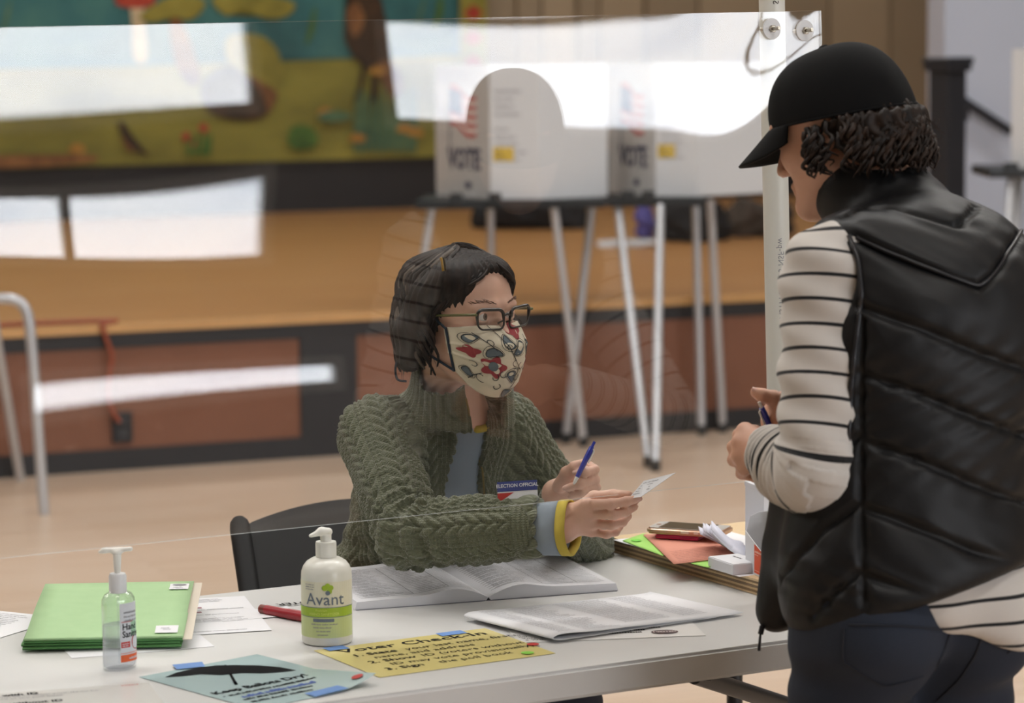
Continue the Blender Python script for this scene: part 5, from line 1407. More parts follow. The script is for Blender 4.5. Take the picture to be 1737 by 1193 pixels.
# ---- cable-knit cardigan
K = Field(); torso(K, .014, .05)
K.chain([SR + np.array([0, 0, .004]), SR * .45 + ER * .55, ER, (ER + WR) / 2, WR - wd * .01], [.058, .057, .055, .054, .050], k=.05)
ld = (WL - EL) / np.linalg.norm(WL - EL)
K.chain([SL, SL * .45 + EL * .55, EL, (EL + WL) / 2, WL], [.056, .055, .054, .046, .038], k=.05)
# collar
cax = np.array([0, 0, 1.0]) * .95 + fT * .12; cax /= np.linalg.norm(cax); ccn = NB + np.array([0, 0, .030]) + fT * .014
def collar(P):
    q = P - ccn; h = q @ cax; rv = q - h[:, None] * cax; r = np.linalg.norm(rv, axis=1); fr_ = rv @ fT
    rr = .078 + .30 * np.clip(fr_, 0, .1) * .45 - h * .12
    return np.sqrt(((r - rr) / 1.0) ** 2 + (np.maximum(np.abs(h) - .050, 0)) ** 2) - .0085
K.fn(collar, k=.02)
K.cap(HA.p(0, -.022, -.08), NB - np.array([0, 0, .02]), .054, .058, k=.004, op='s')                 # the neck's room
op0 = MID + fT * .12 - lT * .004; opd = (BC - MID); opd = opd / np.linalg.norm(opd)
def slot(P):                            # open front
    q = P - op0; s = q @ opd; x = q @ lT; y = q @ fT
    hw = .026 + .010 * np.clip(-s / .08, 0, 1.5) + .012 * np.clip(s / .2, 0, 1)
    return np.maximum(np.abs(x - .02 * np.clip(s, -.1, .3)) - hw, -(y + .10))
K.fn(slot, k=.006, op='s')
K.plane(WR - wd * .004, wd, k=.004); K.plane(PC - np.array([0, 0, .02]), (0, 0, -1))
V, Q = K.mesh((-.52, 4.28, .50), (.38, 5.27, 1.16), .0052)
V = relax(V, Q, 2, .4); V, Q = sub(V, Q); V = relax(V, Q, 2, .45)
# wrinkles, then the knit
Nn = vnormals(V, Q)
sA, aA, dA = arm_param(V, soft([SR, ER, WR]), np.array([.3, 0, 1.0])); sB, aB, dB = arm_param(V, soft([SL, EL, WL]), np.array([.3, 0, 1.0]))
tz = (V - MID) @ -uT; tang = np.arctan2((V - (MID + CC) / 2) @ lT, (V - (MID + CC) / 2) @ fT)
armA = (dA < .075) & ((V - SR) @ lT < .012); armB = (dB < .072) & ((V - SL) @ lT > -.012) & ~armA
LR = np.linalg.norm(ER - SR)
s_ = np.where(armA, sA, np.where(armB, sB, tz)); t_ = np.where(armA, aA * .056, np.where(armB, aB * .055, tang * .14))
wr = .0055 * np.sin(sA / .030 * 2 * PI + 1.6 * np.sin(aA * 1.5)) * np.exp(-((sA - LR) / .07) ** 2) * armA
wr += .004 * np.sin(tz / .045 * 2 * PI + 2 * tang) * sstep(.12, .25, tz) * (~armA & ~armB)
V = V + Nn * wr[:, None]
per = .060; ph = (t_ / per + .25) % 1.0 - .5; x = ph * per                  # columns of braid with ribs between
ax_ = np.abs(x); half = .0205
ch_ = (s_ + np.where(x > 0, .011, 0) + ax_ * 1.15) / .022
leaf = np.abs(np.sin(PI * ch_)) ** .7 * np.clip(1 - (ax_ / half) ** 4, 0, 1) * (1 - .55 * np.exp(-(ax_ / .0026) ** 2))
rope = np.exp(-((ax_ - .0255) / .0030) ** 2) * (.62 + .38 * np.sin(2 * PI * s_ / .011))
hgt = .0068 * leaf + .0046 * rope
cuffz = armA & (sA > LR + np.linalg.norm(WR - ER) - .05); cuffb = armB & (sB > np.linalg.norm(EL - SL) + np.linalg.norm(WL - EL) - .05)
hgt = np.where(cuffz, .0016 * (1 + np.sin(2 * PI * sA / .0085)), hgt)
colz = np.abs((V - ccn) @ cax) < .065; colz &= np.linalg.norm((V - ccn) - ((V - ccn) @ cax)[:, None] * cax, axis=1) < .105
hgt = np.where(colz & ~armA & ~armB, .0014 * (1 + np.sin(tang * 70)), hgt)
Nn = vnormals(V, Q); V = V + Nn * (hgt - .004)[:, None]
t = NT('green_wool'); aa = t.add('ShaderNodeAttribute'); aa.attribute_name = 'knit_s'; ab = t.add('ShaderNodeAttribute'); ab.attribute_name = 'knit_t'
sv = t.math('SINE', t.math('ADD', t.math('MULTIPLY', aa.outputs['Fac'], 2 * PI / .0042), t.math('MULTIPLY', t.math('ABSOLUTE', t.math('SINE', t.math('MULTIPLY', ab.outputs['Fac'], PI / .0048))), 2.2)))
sc = t.math('ABSOLUTE', t.math('SINE', t.math('MULTIPLY', ab.outputs['Fac'], PI / .0048)))
stitch = t.math('MULTIPLY', t.math('ADD', sv, 1.4), sc)
f = t.noise(16, 4, .6); g = t.noise(420, 2, .6)
c = t.mix(f, lin('565b49'), lin('6e725d')); c = t.mix(t.math('MULTIPLY', g, .5), c, lin('878872')); t.link(c, t.b.inputs['Base Color']); t.val(t.b, Roughness=.95); t.b.inputs['Sheen Weight'].default_value = .35; t.b.inputs['Specular IOR Level'].default_value = .15
b_ = t.bump(t.math('ADD', stitch, t.math('MULTIPLY', g, 1.2)), .55, .0012); M_wool = t.m
cg = np_mesh('cardigan', V, Q, M_wool, wo, dict(knit_s=s_, knit_t=t_))
# zip tape and teeth along the two front edges
M_zip = mat('brass_zip', '8a7a50', .35, .1, 80, metal=.7); bvk = bvh_of(cg)
for sx in (-1, 1):
    pts = []
    for i in range(26):
        s__ = -.075 + .27 * i / 25; hw = .026 + .010 * min(max(-s__ / .08, 0), 1.5) + .012 * min(max(s__ / .2, 0), 1)
        o_ = op0 + opd * s__ + lT * (sx * (hw + .0015) + .02 * min(max(s__, -.1), .3)); h = bvk.ray_cast(Vector(o_ + fT * .15), Vector(-fT), .35)
        if h[0] is not None: pts.append(h[0] + Vector(fT) * .0005)
    if len(pts) > 4:
        for it in range(3): pts = [pts[0]] + [(pts[i - 1] + pts[i] * 2 + pts[i + 1]) / 4 for i in range(1, len(pts) - 1)] + [pts[-1]]
        tube('zip', pts, .0018, M_zip, cg, 6)
# name sticker on the cardigan
bd_o = at(879, 841, 4.62); hit = bvk.ray_cast(CO, (bd_o - CO).normalized(), 6)
if hit[0] is not None:
    nB = hit[1].normalized(); nB = (nB * .2 + Vector(toc) * .8).normalized(); exb = Vector((1, 0, 0)); exb = (exb - nB * exb.dot(nB)).normalized(); exb = (exb + Vector((0, .0, .04))).normalized(); eyb = nB.cross(exb)
    fnB = lambda l: (lambda x, y: hit[0] + exb * x + eyb * y + nB * (.010 + l + -.9 * x * x))
    bw, bh = .064, .044
    pr = Print2D(); 
    for k in range(8): pr.rect(-bw / 2 + bw * k / 8, -bh / 2, -bw / 2 + bw * (k + 1) / 8, bh / 2)
    badge = tag(pr.build('sticker_badge', M_paper, None, fnB(0)), 'blue and white election official sticker on the green cardigan', 'sticker')
    pr = Print2D(); 
    for k in range(8): pr.rect(-bw / 2 + bw * k / 8, .006, -bw / 2 + bw * (k + 1) / 8, bh / 2)
    pr.build('blue_band', mat('badge_blue', '3f4a8a', .5, 0), badge, fnB(.0004))
    pr = Print2D(); pr.text('ELECTION OFFICIAL', 0, .0125, .0078, 'CENTER', .0002, sx=.95); pr.build('lettering', mat('badge_white', 'dfe0ea', .5, 0), badge, fnB(.0009))
    pr = Print2D(); pr.poly([(-bw / 2, .004), (-bw / 2, -.012), (-.006, .004)]); pr.build('red_mark', bpy.data.materials['red_print'], badge, fnB(.0005))
    md = badge.modifiers.new('thickness', 'SOLIDIFY'); md.thickness = .0004
# trousers
T = Field()
T.ell(PC - np.array([0, 0, .005]), (.178, .14, .115), RT, k=.03)
for s__, kn in zip((-1, 1), KN): T.chain([PC + lT * s__ * .08, kn, kn - np.array([fT[0] * .04, fT[1] * .04, kn[2] - .13])], [.088, .07, .062], k=.05)
V, Q = T.mesh((-.6, 4.4, .05), (.4, 5.25, .72), .010); np_mesh('trousers', V, Q, mat('dark_denim_trousers', '262b38', .85, .15, 20), wo)
for s__, kn in zip((-1, 1), KN):
    an = kn - np.array([fT[0] * .04, fT[1] * .04, kn[2]]); sF = Field(); sF.cap(an + np.array([0, 0, .05]), an + fT * .12 + np.array([0, 0, .035]), .042, .034, k=.02); sF.plane(an + np.array([0, 0, .002]), (0, 0, -1)); sF.cap(an + np.array([0, 0, .05]), an + np.array([0, 0, .12]), .04, .042, k=.02)
    V, Q = sF.mesh(an - .2, an + .25, .006); np_mesh('shoe', V, Q, M_coat, wo)

# ---- hair: a bob with wavy locks
M_hair = hair_mat('dark_brown_hair', '150d09', '33231a', '756a60')
hp = Field(); hp.ell(HA.p(0, -.016, .030), (.079, .092, .085), HA.R, k=.02); hp.ell(HA.p(0, -.062, -.025), (.070, .040, .072), HA.R, k=.03)
hp.ell(HA.p(0, .033, .046), (.068, .064, .062), HA.R, k=.015); hp.ell(HA.p(-.048, .026, .058), (.034, .042, .036), HA.R, k=.02); hp.ell(HA.p(.048, .026, .058), (.034, .042, .036), HA.R, k=.02)
hp.chain([HA.p(-.076, -.005, .04), HA.p(-.084, -.028, -.02), HA.p(-.080, -.040, -.066)], [.022, .028, .022], k=.03); hp.chain([HA.p(.074, -.005, .04), HA.p(.080, -.022, -.02), HA.p(.078, -.034, -.066)], [.022, .025, .02], k=.03)
hp.ell(HA.p(0, .114, -.056), (.057, .064, .098), HA.R, k=.012, op='s'); hp.ell(HA.p(0, .106, .004), (.068, .062, .078), HA.R, k=.008, op='s'); hp.ell(HA.p(0, .07, -.09), (.07, .08, .07), HA.R, k=.012, op='s')
V, Q = hp.mesh(HA.O - .2, HA.O + .2, .004); Nn = vnormals(V, Q); loc = (V - HA.O) @ HA.R
ang_ = np.arctan2(loc[:, 0], loc[:, 1]); V = V + Nn * (.0022 * np.sin(ang_ * 46 + 3.5 * np.sin(loc[:, 2] * 60)))[:, None]
np_mesh('hair', V, Q, M_hair, wo, dict(lock=.3 + .3 * np.sin(ang_ * 30)))
def head_r(phi, th):                    # skull surface by direction: th from the crown, phi round from the front (+ = left)
    d = np.array([math.sin(th) * math.sin(phi), math.sin(th) * math.cos(phi), math.cos(th)]); r = np.array([.081, .092, .087]); return d / np.linalg.norm(d / r) + np.array([0, -.018, .030])
def bob(side, phi1, zend, wave, seed, r0=.0062):
    rg = random.Random(seed); pts = []; n = 26; ph0 = .10 * side + .25 * rg.uniform(-1, 1); pw = rg.uniform(0, 6.28)
    for i in range(n):
        a = i / (n - 1)
        if a < .55:
            q = a / .55; th = .10 + q * 1.50; p = head_r(ph0 + (phi1 - ph0) * min(1, q * 1.5) ** .8, th); p = p * (1 + .03 * math.sin(q * PI))
            last = p
        else:
            q = (a - .55) / .45; out = np.array([math.sin(phi1), math.cos(phi1), 0]); p = last + np.array([0, 0, -1.0]) * q * (last[2] - zend) + out * (.012 * math.sin(q * PI * .9) - .004 * q)
        w_ = wave * sstep(.15, .6, a) if True else 0; tg = np.array([math.cos(phi1), -math.sin(phi1), 0]); o_ = np.array([math.sin(phi1), math.cos(phi1), 0])
        p = p + tg * math.sin(a * 17 + pw) * w_ + o_ * math.cos(a * 17 + pw) * w_ * .6
        pts.append(Vector(HA.p(*p)))
    rad = [r0 * (.55 + .45 * min(1, i / 5)) * (1 - .75 * (i / (n - 1)) ** 4) for i in range(n)]
    return pts, rad
lst = []
for k in range(70):
    lst.append(bob(-1, -(1.2 + 1.9 * k / 70 + rng.uniform(-.05, .05)), -.072 + rng.uniform(-.02, .012), .0085, k, rng.uniform(.0045, .0072)))
for k in range(46):
    lst.append(bob(1, 1.02 + 2.0 * k / 46 + rng.uniform(-.05, .05), -.07 + rng.uniform(-.02, .015), .0085, 200 + k, rng.uniform(.0045, .007)))
for sd_ in (-1, 1):                     # locks framing the forehead
    for k in range(44):
        r_ = random.Random(600 + k + 50 * sd_); q = k / 43; pw = r_.uniform(0, 6.28); b_ = q * .045
        jt = r_.uniform(-.004, .004); P_c = [(.006 * sd_ + .004 + jt, .077 - b_ * 1.3, .090 + .018 * q), (.030 * sd_, .086 - b_ * 1.4 + jt, .069 + .027 * q), (.057 * sd_, .070 - b_ + jt, .052 + .018 * q), (.0735 * sd_, .040 - b_, .026 + jt), (.083 * sd_, .008 - b_ * .8, -.002), (.086 * sd_, -.006 - b_ * .8, -.035), (.080 * sd_, -.012 - b_, -.048 - .02 * q - r_.uniform(0, .02))]
        pts = [Vector(p_) + Vector((0, math.sin(i * .42 + pw), 0)) * .009 * sstep(.2, .8, i / 40) + Vector((sd_, 0, 0)) * .006 * math.cos(i * .42 + pw) * sstep(.2, .8, i / 40) for i, p_ in enumerate(bez(P_c, 7))]
        n_ = len(pts); r0 = r_.uniform(.0026, .0046); lst.append(([HA.v(*p_) for p_ in pts], [r0 * (.6 + .4 * min(1, i / 6)) * (1 - .9 * (i / n_) ** 2.5) for i in range(n_)]))
hl = locks_mesh('hair_locks', lst, M_hair, wo)
# swept fringe along the hairline and loose fine strands
lst = []
for k in range(60):
    sd_ = -1 if k % 2 else 1; r_ = random.Random(900 + k); pts, rad = bob(sd_, sd_ * (1.15 + r_.uniform(0, 1.9)), -.085 + r_.uniform(-.03, .02), .010, 900 + k, .0007)
    off = [Vector((r_.uniform(-.004, .004), r_.uniform(-.004, .004), r_.uniform(0, .006)))] * len(pts); lst.append(([p + o_ for p, o_ in zip(pts, off)], rad))
for k in range(26):                     # wisps on the far side, beyond the glasses
    r_ = random.Random(1300 + k); z0 = .03 - r_.uniform(0, .05); pts = []
    for i in range(14):
        a = i / 13; pts.append(HA.v(.082 + .012 * math.sin(a * 5 + k) + a * .008, .012 + .042 * math.sin(a * 3.0 + r_.uniform(-.1, .1)) * (1 - .2 * a) + r_.uniform(-.001, .001), z0 - a * (.07 + .02 * r_.random())))
    lst.append((pts, [.0010 * (1 - .8 * i / 13) for i in range(14)]))
locks_mesh('loose_strands', lst, M_hair, wo, 4)
# hair clip
cl = thing('hair_clip', 'brass coloured hair clip in the seated woman\'s dark hair', 'hair clip')
hb2 = bvh_of(bpy.data.objects['hair']); cpx = [at(748, 437, 4.5), at(750, 446, 4.5), at(752, 460, 4.5)]; hb = bvh_of(hl); M_brass = mat('tortoise_brass', 'b08a3c', .3, .3, 300, metal=.6); pts = []
for p_ in cpx:
    hs = [q_[0] for q_ in (hb.ray_cast(CO, (p_ - CO).normalized(), 8), hb2.ray_cast(CO, (p_ - CO).normalized(), 8)) if q_[0] is not None] or [HA.v(-.06, .02, .1)]; pts.append(min(hs, key=lambda v_: v_.y) + toc * .004)
yb = min(p_.y for p_ in pts); pts = [CO + (p_ - CO) * (yb / p_.y) for p_ in pts]
tube('clip_bar', bez(pts, 5), .0022, M_brass, cl, 8); tube('clip_arm', [p_ + Vector((.004, 0, 0)) + toc * .0005 for p_ in bez(pts, 5)], .0014, mat('dark_brass', '4a3a1c', .3, .2, 200, metal=.5), cl, 8); rebase(cl)

# ---- mask
def mask_p(u, v, lift=0):
    a = u * 1.28; ss = math.sin(a) / math.sin(1.28); yc = np.interp(v, [0, .12, .27, .42, .65, .85, 1], [.100, .114, .127, .126, .119, .108, .088])
    ye = .034 + .010 * v; c_ = max(0, math.cos(a) - math.cos(1.28)) / (1 - math.cos(1.28)); y = ye + (yc - ye) * c_ ** (.62 + .1 * v)
    wd_ = .0725 - .010 * v * v; z = -.006 - v * (.126 * (1 - abs(u) ** 2.2) + .078 * abs(u) ** 2.2) - .006 * abs(u) * (1 - v) - .006 * math.exp(-(u / .3) ** 2) * (1 - v)
    pl_ = .0022 * (math.exp(-((v - .30 - .05 * abs(u)) / .018) ** 2) + math.exp(-((v - .55 - .02 * abs(u)) / .018) ** 2)) * abs(u) ** .6
    n = np.array([ss * .8, max(.15, c_), -.1]); n = n / np.linalg.norm(n)
    return HA.p(*(np.array([wd_ * ss, y, z]) + n * (lift + pl_)))
V, F = [], []; nu, nv = 64, 40
for j in range(nv + 1):
    for i in range(nu + 1): V.append(mask_p(-1 + 2 * i / nu, j / nv))
for j in range(nv):
    for i in range(nu): F.append((j * (nu + 1) + i, (j + 1) * (nu + 1) + i, (j + 1) * (nu + 1) + i + 1, j * (nu + 1) + i + 1))
mk_ = mesh_obj('face_mask', V, F, mat('cream_cotton', 'ddd3bd', .85, .04, 60, bump=.15, bscale=900), wo, True); md = mk_.modifiers.new('thickness', 'SOLIDIFY'); md.thickness = .0016; md.offset = -1
M_mred = mat('poppy_red_print', '9c3a40', .8, .12, 120); M_mgrey = mat('slate_leaf_print', '68737a', .8, .12, 120); M_mink = mat('dark_outline_print', '2c3032', .8, 0)
MS = .085                               # metres of cloth per unit of u
def mfn(l): return lambda x, y: Vector(mask_p(x / MS, y / .125, l))
def leafp(x, y, a, L, w_):
    out = []
    for k in range(18):
        q = 2 * PI * k / 18; lx = L * .5 * (1 + math.cos(q)) ; ly = w_ * math.sin(q) * (1 + .35 * math.cos(q)) + .18 * L * math.sin(lx / L * PI); out.append((x + lx * math.cos(a) - ly * math.sin(a), y + lx * math.sin(a) + ly * math.cos(a)))
    return out
gl_, rd_, ink_ = Print2D(), Print2D(), Print2D()
def leaf_(x, y, a, L, w_):
    p_ = leafp(x, y, a, L, w_); gl_.poly(p_); ink_.line(p_ + p_[:1], .0011)
    o_ = leafp(x - L * .08 * math.cos(a), y - L * .08 * math.sin(a), a, L * 1.22, w_ * 1.45); ink_.line(o_ + o_[:1], .0007)
def flower_(x, y, r, n=6, a0=0):
    p_ = [(x + r * (1 + .22 * math.cos(n * q + a0)) * math.cos(q), y + r * (1 + .22 * math.cos(n * q + a0)) * math.sin(q) * .95) for q in np.linspace(0, 2 * PI, 48, endpoint=False)]
    rd_.poly(p_); 
for x, y, r, n, a0 in ((-.034, .074, .0135, 5, .4), (.012, .010, .0105, 4, 0), (.050, .080, .011, 5, 1), (-.066, .052, .009, 4, 1)): flower_(x, y, r * 1.3, n, a0)
cent = Print2D()
for x, y, r in ((-.035, .073, .0062), (.050, .080, .005)): cent.disc(x, y, r * 1.2, r * 1.35)
for x, y, a, L, w_ in ((-.052, .020, 2.6, .018, .006), (-.012, .016, 1.2, .020, .0065), (-.022, .050, 3.0, .020, .006), (-.002, .050, -.9, .022, .0065), (.004, .098, -2.2, .018, .006), (-.006, .112, .3, .016, .005), (.034, .055, -.6, .018, .006), (.03, .03, .8, .016, .005), (.062, .04, .6, .014, .005), (-.07, .09, 1.2, .014, .005)): leaf_(x, y, a, L * 1.25, w_ * 1.25)
def swirl(x, y, r, a0, t_): ink_.line([(x + r * (1 - .55 * k / 20) * math.cos(a0 + t_ * k / 20 * 4.4), y + r * (1 - .55 * k / 20) * math.sin(a0 + t_ * k / 20 * 4.4)) for k in range(21)], .0012)
for x, y, r, a0, t_ in ((-.018, .083, .008, 0, 1), (.004, .078, .009, 2, -1), (-.05, .098, .009, 1, 1), (-.022, .105, .007, 3, -1), (.016, .070, .008, .5, 1), (.02, .115, .007, 2, 1), (-.062, .078, .007, 4, 1), (-.04, .03, .006, 1, -1), (.002, .064, .007, 1, 1), (-.03, .092, .007, 5, 1), (.012, .09, .007, 3, -1), (.028, .075, .008, 0, 1), (-.01, .036, .006, 2, 1), (.03, .098, .008, 1, -1), (.05, .06, .007, 2, 1)): swirl(x, y, r, a0, t_)
for pts in ([(-.03, .0), (-.02, .02), (-.012, .035), (-.004, .05), (.006, .065), (.018, .08)], [(.018, .08), (.012, .095), (.004, .108)], [(-.058, .012), (-.044, .03), (-.03, .045)], [(.03, .02), (.034, .04), (.03, .06)], [(-.05, .09), (-.06, .1), (-.066, .112)]): ink_.line([(p_.x, p_.y) for p_ in bez([(a, b, 0) for a, b in pts], 5)], .0013)
gl_.build('leaf_print', M_mgrey, mk_, mfn(.0006)); rd_.build('flower_print', M_mred, mk_, mfn(.0008)); cent.build('flower_centres', M_mgrey, mk_, mfn(.0011)); ink_.build('outline_print', M_mink, mk_, mfn(.0013))
M_navy = mat('navy_elastic', '23303f', .8, .1)
for sx in (-1, 1):
    a_, b_2 = Vector(mask_p(sx * .985, .03, .002)), Vector(mask_p(sx * .985, .97, .002))
    tube('ear_loop', bez([a_, HA.v(sx * .074, -.002, .010), HA.v(sx * .080, -.030, .004), HA.v(sx * .080, -.034, -.03), HA.v(sx * .076, -.012, -.052), b_2], 8), .0022, M_navy, mk_, 8)
    tube('edge_binding', [Vector(mask_p(sx * .99, q / 10, .0012)) for q in range(11)], .0022, M_navy, mk_, 8)
tube('tie_end', bez([HA.v(-.086, -.045, -.05), HA.v(-.098, -.055, -.075), HA.v(-.092, -.06, -.1), HA.v(-.08, -.05, -.105)], 6), .002, M_navy, mk_, 8)
# ---- glasses
gs = thing('glasses', 'dark rimmed glasses with olive temples on the seated woman', 'glasses')
M_rim = mat('dark_rim', '26221e', .3, .1, coat=.3); M_temple = mat('olive_temple', '5a5a2a', .35, .1, coat=.2)
t = NT('spectacle_lens'); t.n.remove(t.b); tr = t.add('ShaderNodeBsdfTransparent'); gg = t.add('ShaderNodeBsdfGlossy'); gg.inputs['Roughness'].default_value = .01; mx = t.add('ShaderNodeMixShader'); mx.inputs[0].default_value = .09
t.link(tr.outputs[0], mx.inputs[1]); t.link(gg.outputs[0], mx.inputs[2]); t.link(mx.outputs[0], t.out.inputs[0]); M_lens = t.m
GY = .1095
def gl_p(x, z): return HA.v(x, GY - 2.4 * x * x - .0 * z + .10 * z, z)
for sx in (-1, 1):
    cx_ = sx * .0335; out = [(cx_ + (px_ - .0265) , pz_ - .0165 - .001) for px_, pz_ in rrect(.053, .033, .011, 6)]
    out = [(x + sx * .0015 * (z + .003) / .016 * 1.5, z + (.0015 if (x - cx_) * sx > 0 else 0)) for x, z in out]
    tube('rim', [gl_p(x, z) for x, z in out], [.0029 if z > .004 else .0017 for x, z in out], M_rim, gs, 8, closed=True)
    bm = bmesh.new(); bm.faces.new([bm.verts.new(gl_p(x, z)) for x, z in out]); bmesh.ops.triangulate(bm, faces=bm.faces[:]); bm_obj('lens', bm, M_lens, gs)
    tube('temple', bez([gl_p(sx * .0605, .009), HA.v(sx * .0705, .098, .010), HA.v(sx * .0755, .05, .008), HA.v(sx * .078, -.005, .004), HA.v(sx * .078, -.03, -.02)], 6), .0022, M_temple, gs, 8)
    tube('nose_pad', [gl_p(sx * .010, -.004), HA.v(sx * .009, GY - .012, -.008)], .0015, M_rim, gs, 6)
tube('bridge', bez([gl_p(-.0085, .004), gl_p(0, .0065), gl_p(.0085, .004)], 5), .0021, M_rim, gs, 8); rebase(gs)
# ---- what she holds
def pen(label, tip, end, clipside):
    o = thing('ballpoint_pen', label, 'pen'); tip = Vector(tip); end = Vector(end); d = (end - tip); L = d.length; d.normalize(); M_pb = mat('blue_pen_plastic', '2a3aa8', .3, .03, coat=.3) if 'blue_pen_plastic' not in bpy.data.materials else bpy.data.materials['blue_pen_plastic']
    tube('barrel', [tip + d * .012, tip + d * .02, tip + d * (L * .55), tip + d * (L - .012), tip + d * (L - .002)], [.0034, .004, .0044, .0048, .0042], M_pb, o, 14)
    tube('tip_cone', [tip, tip + d * .004, tip + d * .013], [.0012, .0028, .0036], M_pump, o, 12); tube('push_button', [tip + d * (L - .003), tip + d * (L + .008)], .0024, M_pb if clipside > 0 else M_pump, o, 10)
    s_ = d.cross(Vector(toc)).normalized() * clipside; c0 = tip + d * (L * .6) + s_ * .0062 + toc * .002; c1 = tip + d * (L - .004) + s_ * .0055 + toc * .002
    tube('clip', [c0, c0.lerp(c1, .9), c1 - s_ * .003], [.0012, .0016, .0016], M_pump, o, 8); return rebase(o)
pen('blue ballpoint pen held upright in the seated woman\'s fist', at(973, 822, 4.560), at(1005, 757, 4.578), 1)
card = [at(1067, 846, 4.392), at(1085, 843, 4.384), at(1146, 802, 4.33), at(1090, 815, 4.43)]
cA, cB, cD = at(1068, 845, 4.400), at(1092, 841, 4.352), at(1095, 815, 4.432)
e1_ = (at(1146, 803, 4.37) - at(1085, 841, 4.37)).normalized(); o_ = at(1064, 847, 4.398); ey_ = (at(1092, 814, 4.45) - o_); ey_ = (ey_ - e1_ * ey_.dot(e1_)).normalized()
quad = [at(1066, 846, 4.388), at(1087, 843, 4.352), at(1146, 802, 4.362), at(1092, 816, 4.405)]
V = [p_ for p_ in quad]; nq = (V[1] - V[0]).cross(V[3] - V[0]).normalized(); 
cdm = mesh_obj('ballot_card', V + [p_ - nq * .0006 for p_ in V], [(0, 1, 2, 3), (7, 6, 5, 4), (0, 4, 5, 1), (1, 5, 6, 2), (2, 6, 7, 3), (3, 7, 4, 0)], M_paper)
tag(cdm, 'small white printed card held out in the seated woman\'s fingers', 'card')
pr = Print2D()
for r in range(5): pr.scribble(.1, .18 + r * .15, .75, .06, .5, r)
pr.build('lettering', M_lightink, cdm, lambda x, y: (V[0] * (1 - x) + V[1] * x) * (1 - y) + (V[3] * (1 - x) + V[2] * x) * y + nq * .0005)
rebase(wo)
# ------------------------------------------------------------------ the standing woman in the cap and quilted vest
sw = thing('person', 'standing person seen from behind in a black cap, black quilted vest and striped sleeves', 'person')
RS = frame(math.radians(180 + 28)); lS, fS, uS = RS[:, 0], RS[:, 1], RS[:, 2]
HB_ = Head(at(1424, 212, 4.06), frame(math.radians(180 + 55), math.radians(18), 0))
SLs = npv(at(1412, 460, 3.87)); Ms = SLs - lS * .170; SRs = Ms - lS * .170 - np.array([0, 0, .05]); NBs = Ms + fS * .075 + np.array([0, 0, .065])
PCs = npv(at(1540, 1080, 3.86)); PCs[2] = .90
ELs = npv(at(1384, 800, 3.80)); WLs = npv(at(1306, 768, 4.00)); ERs = npv(at(1700, 790, 4.20)); WRs = npv(at(1352, 700, 4.16))
CCs = Ms + (PCs - Ms) * .28 - fS * .012; BCs = Ms + (PCs - Ms) * .68
def torso2(F, g, k=.06):
    F.ell(CCs, (.150 + g, .100 + g, .165 + g), RS, k=k); F.ell(BCs, (.138 + g, .100 + g, .15 + g), RS, k=k); F.ell(PCs, (.158 + g, .118 + g, .11 + g), RS, k=k)
    F.cap(SLs - lS * .04, SRs + lS * .04, .046 + g, .046 + g, k=.06); F.cap(NBs - np.array([0, 0, .02]), Ms - np.array([0, 0, .02]), .052 + g * .8, .075 + g, k=.06)
B = Field(); head_field(B, HB_); B.cap(HB_.p(0, -.03, -.05), NBs, .050, .056, k=.03); torso2(B, -.012)
wl2 = (WLs - ELs) / np.linalg.norm(WLs - ELs)
B.chain([SLs, ELs, WLs], [.044, .036, .025], k=.04); B.chain([SRs, ERs, WRs], [.044, .034, .024], k=.04)
hips = [PCs + lS * s * .085 + np.array([0, 0, -.03]) for s in (1, -1)]; knee = [h_ + fS * (.05 if i == 0 else .03) + np.array([0, 0, -h_[2] + .48]) + lS * (.0 if i == 0 else -.0) for i, h_ in enumerate(hips)]
ank = [k_ + np.array([0, 0, -k_[2] + .09]) - fS * .03 for k_ in knee]
for h_, k_, a_ in zip(hips, knee, ank): B.chain([h_, k_, a_], [.080, .052, .036], k=.04)
# left hand: a loose fist seen from its back
u0 = P3(1296, 764, 4.02); B.cap(WLs, u0, .025, .026, k=.02)
kk = [P3(1264, 732, 4.055), P3(1256, 751, 4.045), P3(1255, 773, 4.04), P3(1263, 794, 4.042)]
for k_, r_ in zip(kk, (.0165, .0165, .0155, .014)): B.cap(u0, k_, .022, r_ * .86, k=.007)
for k_, o_, r_ in zip(kk, ((-7, 8), (-8, 9), (-7, 9), (-2, 11)), (.0108, .0108, .0102, .0092)):
    pip = k_ + npv(CR) * o_[0] / 1180 + npv(CU) * -o_[1] / 1180 + npv(CF) * .030; dip = pip + npv(CR) * .022 + npv(CF) * .012 - npv(CU) * .006; tip_ = dip + npv(CR) * .016 - npv(CF) * .010
    finger(B, [k_, pip, dip, tip_], r_, r_ * .8, .004)
finger(B, [u0 + npv(CF) * .012, P3(1280, 735, 4.075), P3(1262, 727, 4.09)], .0135, .009, .008)
